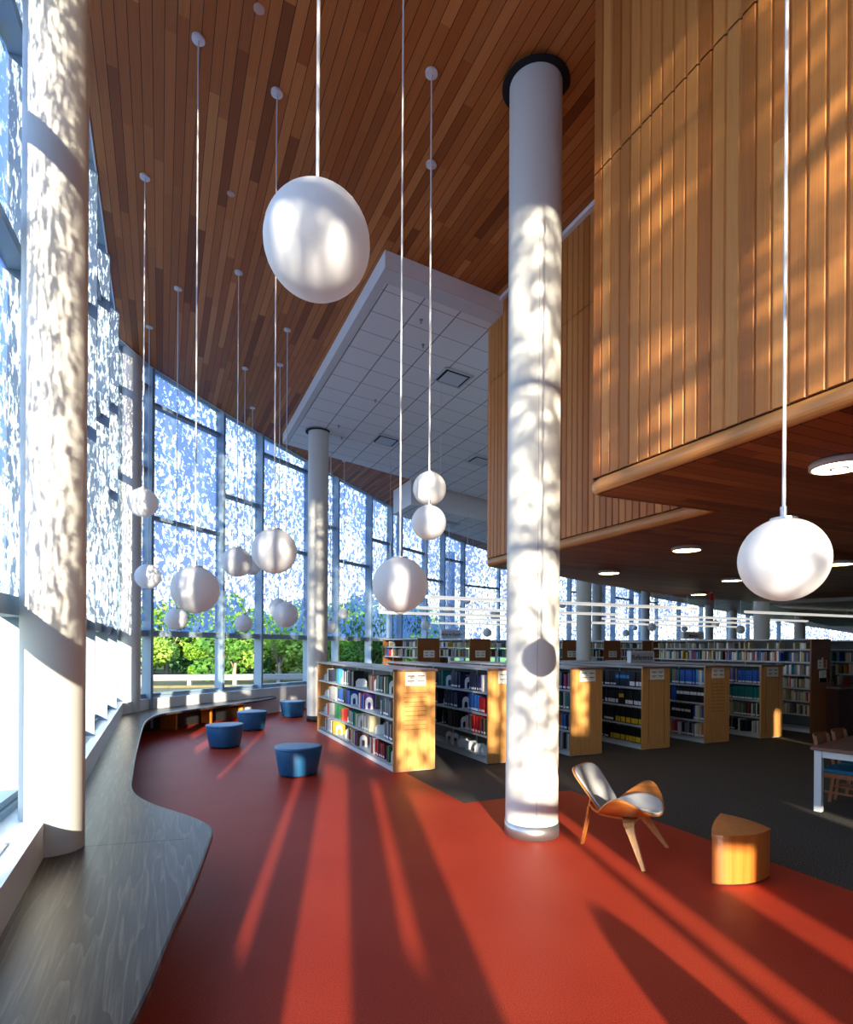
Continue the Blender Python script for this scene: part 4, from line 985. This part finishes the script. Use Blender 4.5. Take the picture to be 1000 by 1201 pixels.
m = MB(); m.beam((pa.x,pa.y-.16,.15),(pb.x,pb.y-.16,.15),.03,.05); m.build('groove_band', M['vent'], bar)
def tree_mesh(kind, seed, n=2600):
    rnd = random.Random(seed); m = MB(); blobs = [(rnd.uniform(-1.5,1.5), rnd.uniform(-1.3,1.3), rnd.uniform(.45,3.3), rnd.uniform(.6,1.15)) for _ in range(11)]
    for k in range(n):
        bx, by, bz, br = blobs[k % len(blobs)]
        a, c = rnd.uniform(0,6.283), rnd.uniform(-1,1); s = math.sqrt(1-c*c); r = br*rnd.uniform(.72,1.02); p = Vector((bx+r*s*math.cos(a), by+r*s*math.sin(a), bz+r*c*.85))
        d1 = Vector((rnd.uniform(-1,1),rnd.uniform(-1,1),rnd.uniform(-.6,.6))).normalized(); d2 = d1.cross(Vector((s*math.cos(a),s*math.sin(a),c))+Vector((.01,.3,.2))).normalized(); w = rnd.uniform(.09,.2)
        m.quad([p-d1*w, p-d2*w*.6, p+d1*w, p+d2*w*.6])
    return m.mesh('crown', M[kind])
TM = [tree_mesh('leaf',1), tree_mesh('leaf2',2), tree_mesh('leaf3',3)]
tk = MB(); tk.tube([(0,0,-.6),(.05,0,.5),(-.05,.05,1.4)],[.14,.11,.07],8)
for a in range(4): tk.tube([(-.02,.0,.6+.15*a),(.6*math.cos(a*1.6),.6*math.sin(a*1.6),1.7+.2*a),(1.0*math.cos(a*1.6),1.0*math.sin(a*1.6),2.6+.15*a)],[.06,.04,.02],6)
TT = tk.mesh('trunk', M['bark'])
rt_ = random.Random(11); KN = ['fresh green','yellow green','dark green']; cnt = [0,0,0]
for row, (Y, n, sc) in enumerate(((38,9,1.0),(45,10,1.35),(54,11,1.8))):
    for k in range(n):
        x = (-.60 + .58*(k+.5*(row % 2))/(n-1))*Y; y = Y + rt_.uniform(-1.5,1.5); kd = (k*2+row) % 3; s = sc*rt_.uniform(.85,1.15)
        if row == 0 and k in (3,): s *= .75
        cnt[kd] += 1
        t = thing('tree', '%s leafy tree outside the glass, %s row back, %s from the left' % (KN[kd], ('front','middle','rear')[row], cn(k)), 'tree', (x,y,-.3+max(0,(y-48)*.05)), rt_.uniform(0,6), 'trees outside')
        t.scale = (s,s,s*.95)
        for nm, me in (('crown', TM[kd]), ('trunk', TT)):
            o = bpy.data.objects.new(nm, me); COL.objects.link(o); o.parent = t

# ------------------------------------------------------------------ sun, sky, camera
sd = bpy.data.lights.new('sun', 'SUN'); sd.energy = 13.0; sd.angle = math.radians(.55); sd.color = (1.0,.88,.72)
so = bpy.data.objects.new('sun', sd); COL.objects.link(so)
dv = Vector((-.137, 1.0, -.153*1.0093)).normalized(); so.rotation_euler = dv.to_track_quat('-Z','Y').to_euler(); so.location = (4,-20,8)
wd = bpy.data.worlds.new('World'); S.world = wd; wd.use_nodes = True; N, L = wd.node_tree.nodes, wd.node_tree.links
bg = N['Background']; tc = N.new('ShaderNodeTexCoord'); sp_ = N.new('ShaderNodeSeparateXYZ'); L.new(tc.outputs['Generated'], sp_.inputs[0])
r = N.new('ShaderNodeValToRGB'); e = r.color_ramp.elements
mpv = mth(N, L, 'ADD', mth(N, L, 'MULTIPLY', sp_.outputs[2], .5), .5)
e[0].position = .45; e[0].color = (.32,.34,.28,1); e[1].position = .5; e[1].color = (.86,.93,1.0,1)
for p, c in ((.6,(.62,.8,1.0,1)), (.75,(.36,.58,1.0,1)), (1.0,(.28,.5,.95,1))):
    q = e.new(p); q.color = c
L.new(mpv, r.inputs['Fac']); L.new(r.outputs[0], bg.inputs['Color']); bg.inputs['Strength'].default_value = 2.8

cd = bpy.data.cameras.new('camera'); co = bpy.data.objects.new('camera', cd); COL.objects.link(co)
co.location = (0,0,1.85); co.rotation_euler = (math.pi/2, -.006, 0); cd.sensor_fit = 'HORIZONTAL'; cd.sensor_width = 36; cd.lens = 25.2; cd.shift_x = 0; cd.shift_y = .1585; cd.clip_end = 400; cd.clip_start = .05
S.camera = co
S.view_settings.view_transform = 'Standard'; S.view_settings.look = 'None'; S.view_settings.gamma = 1; S.view_settings.use_curve_mapping = False; S.view_settings.exposure = 0.45
S.cycles.transparent_max_bounces = 16; S.cycles.max_bounces = 10; S.cycles.diffuse_bounces = 6; S.cycles.caustics_reflective = False; S.cycles.caustics_refractive = False; S.cycles.use_denoising = True
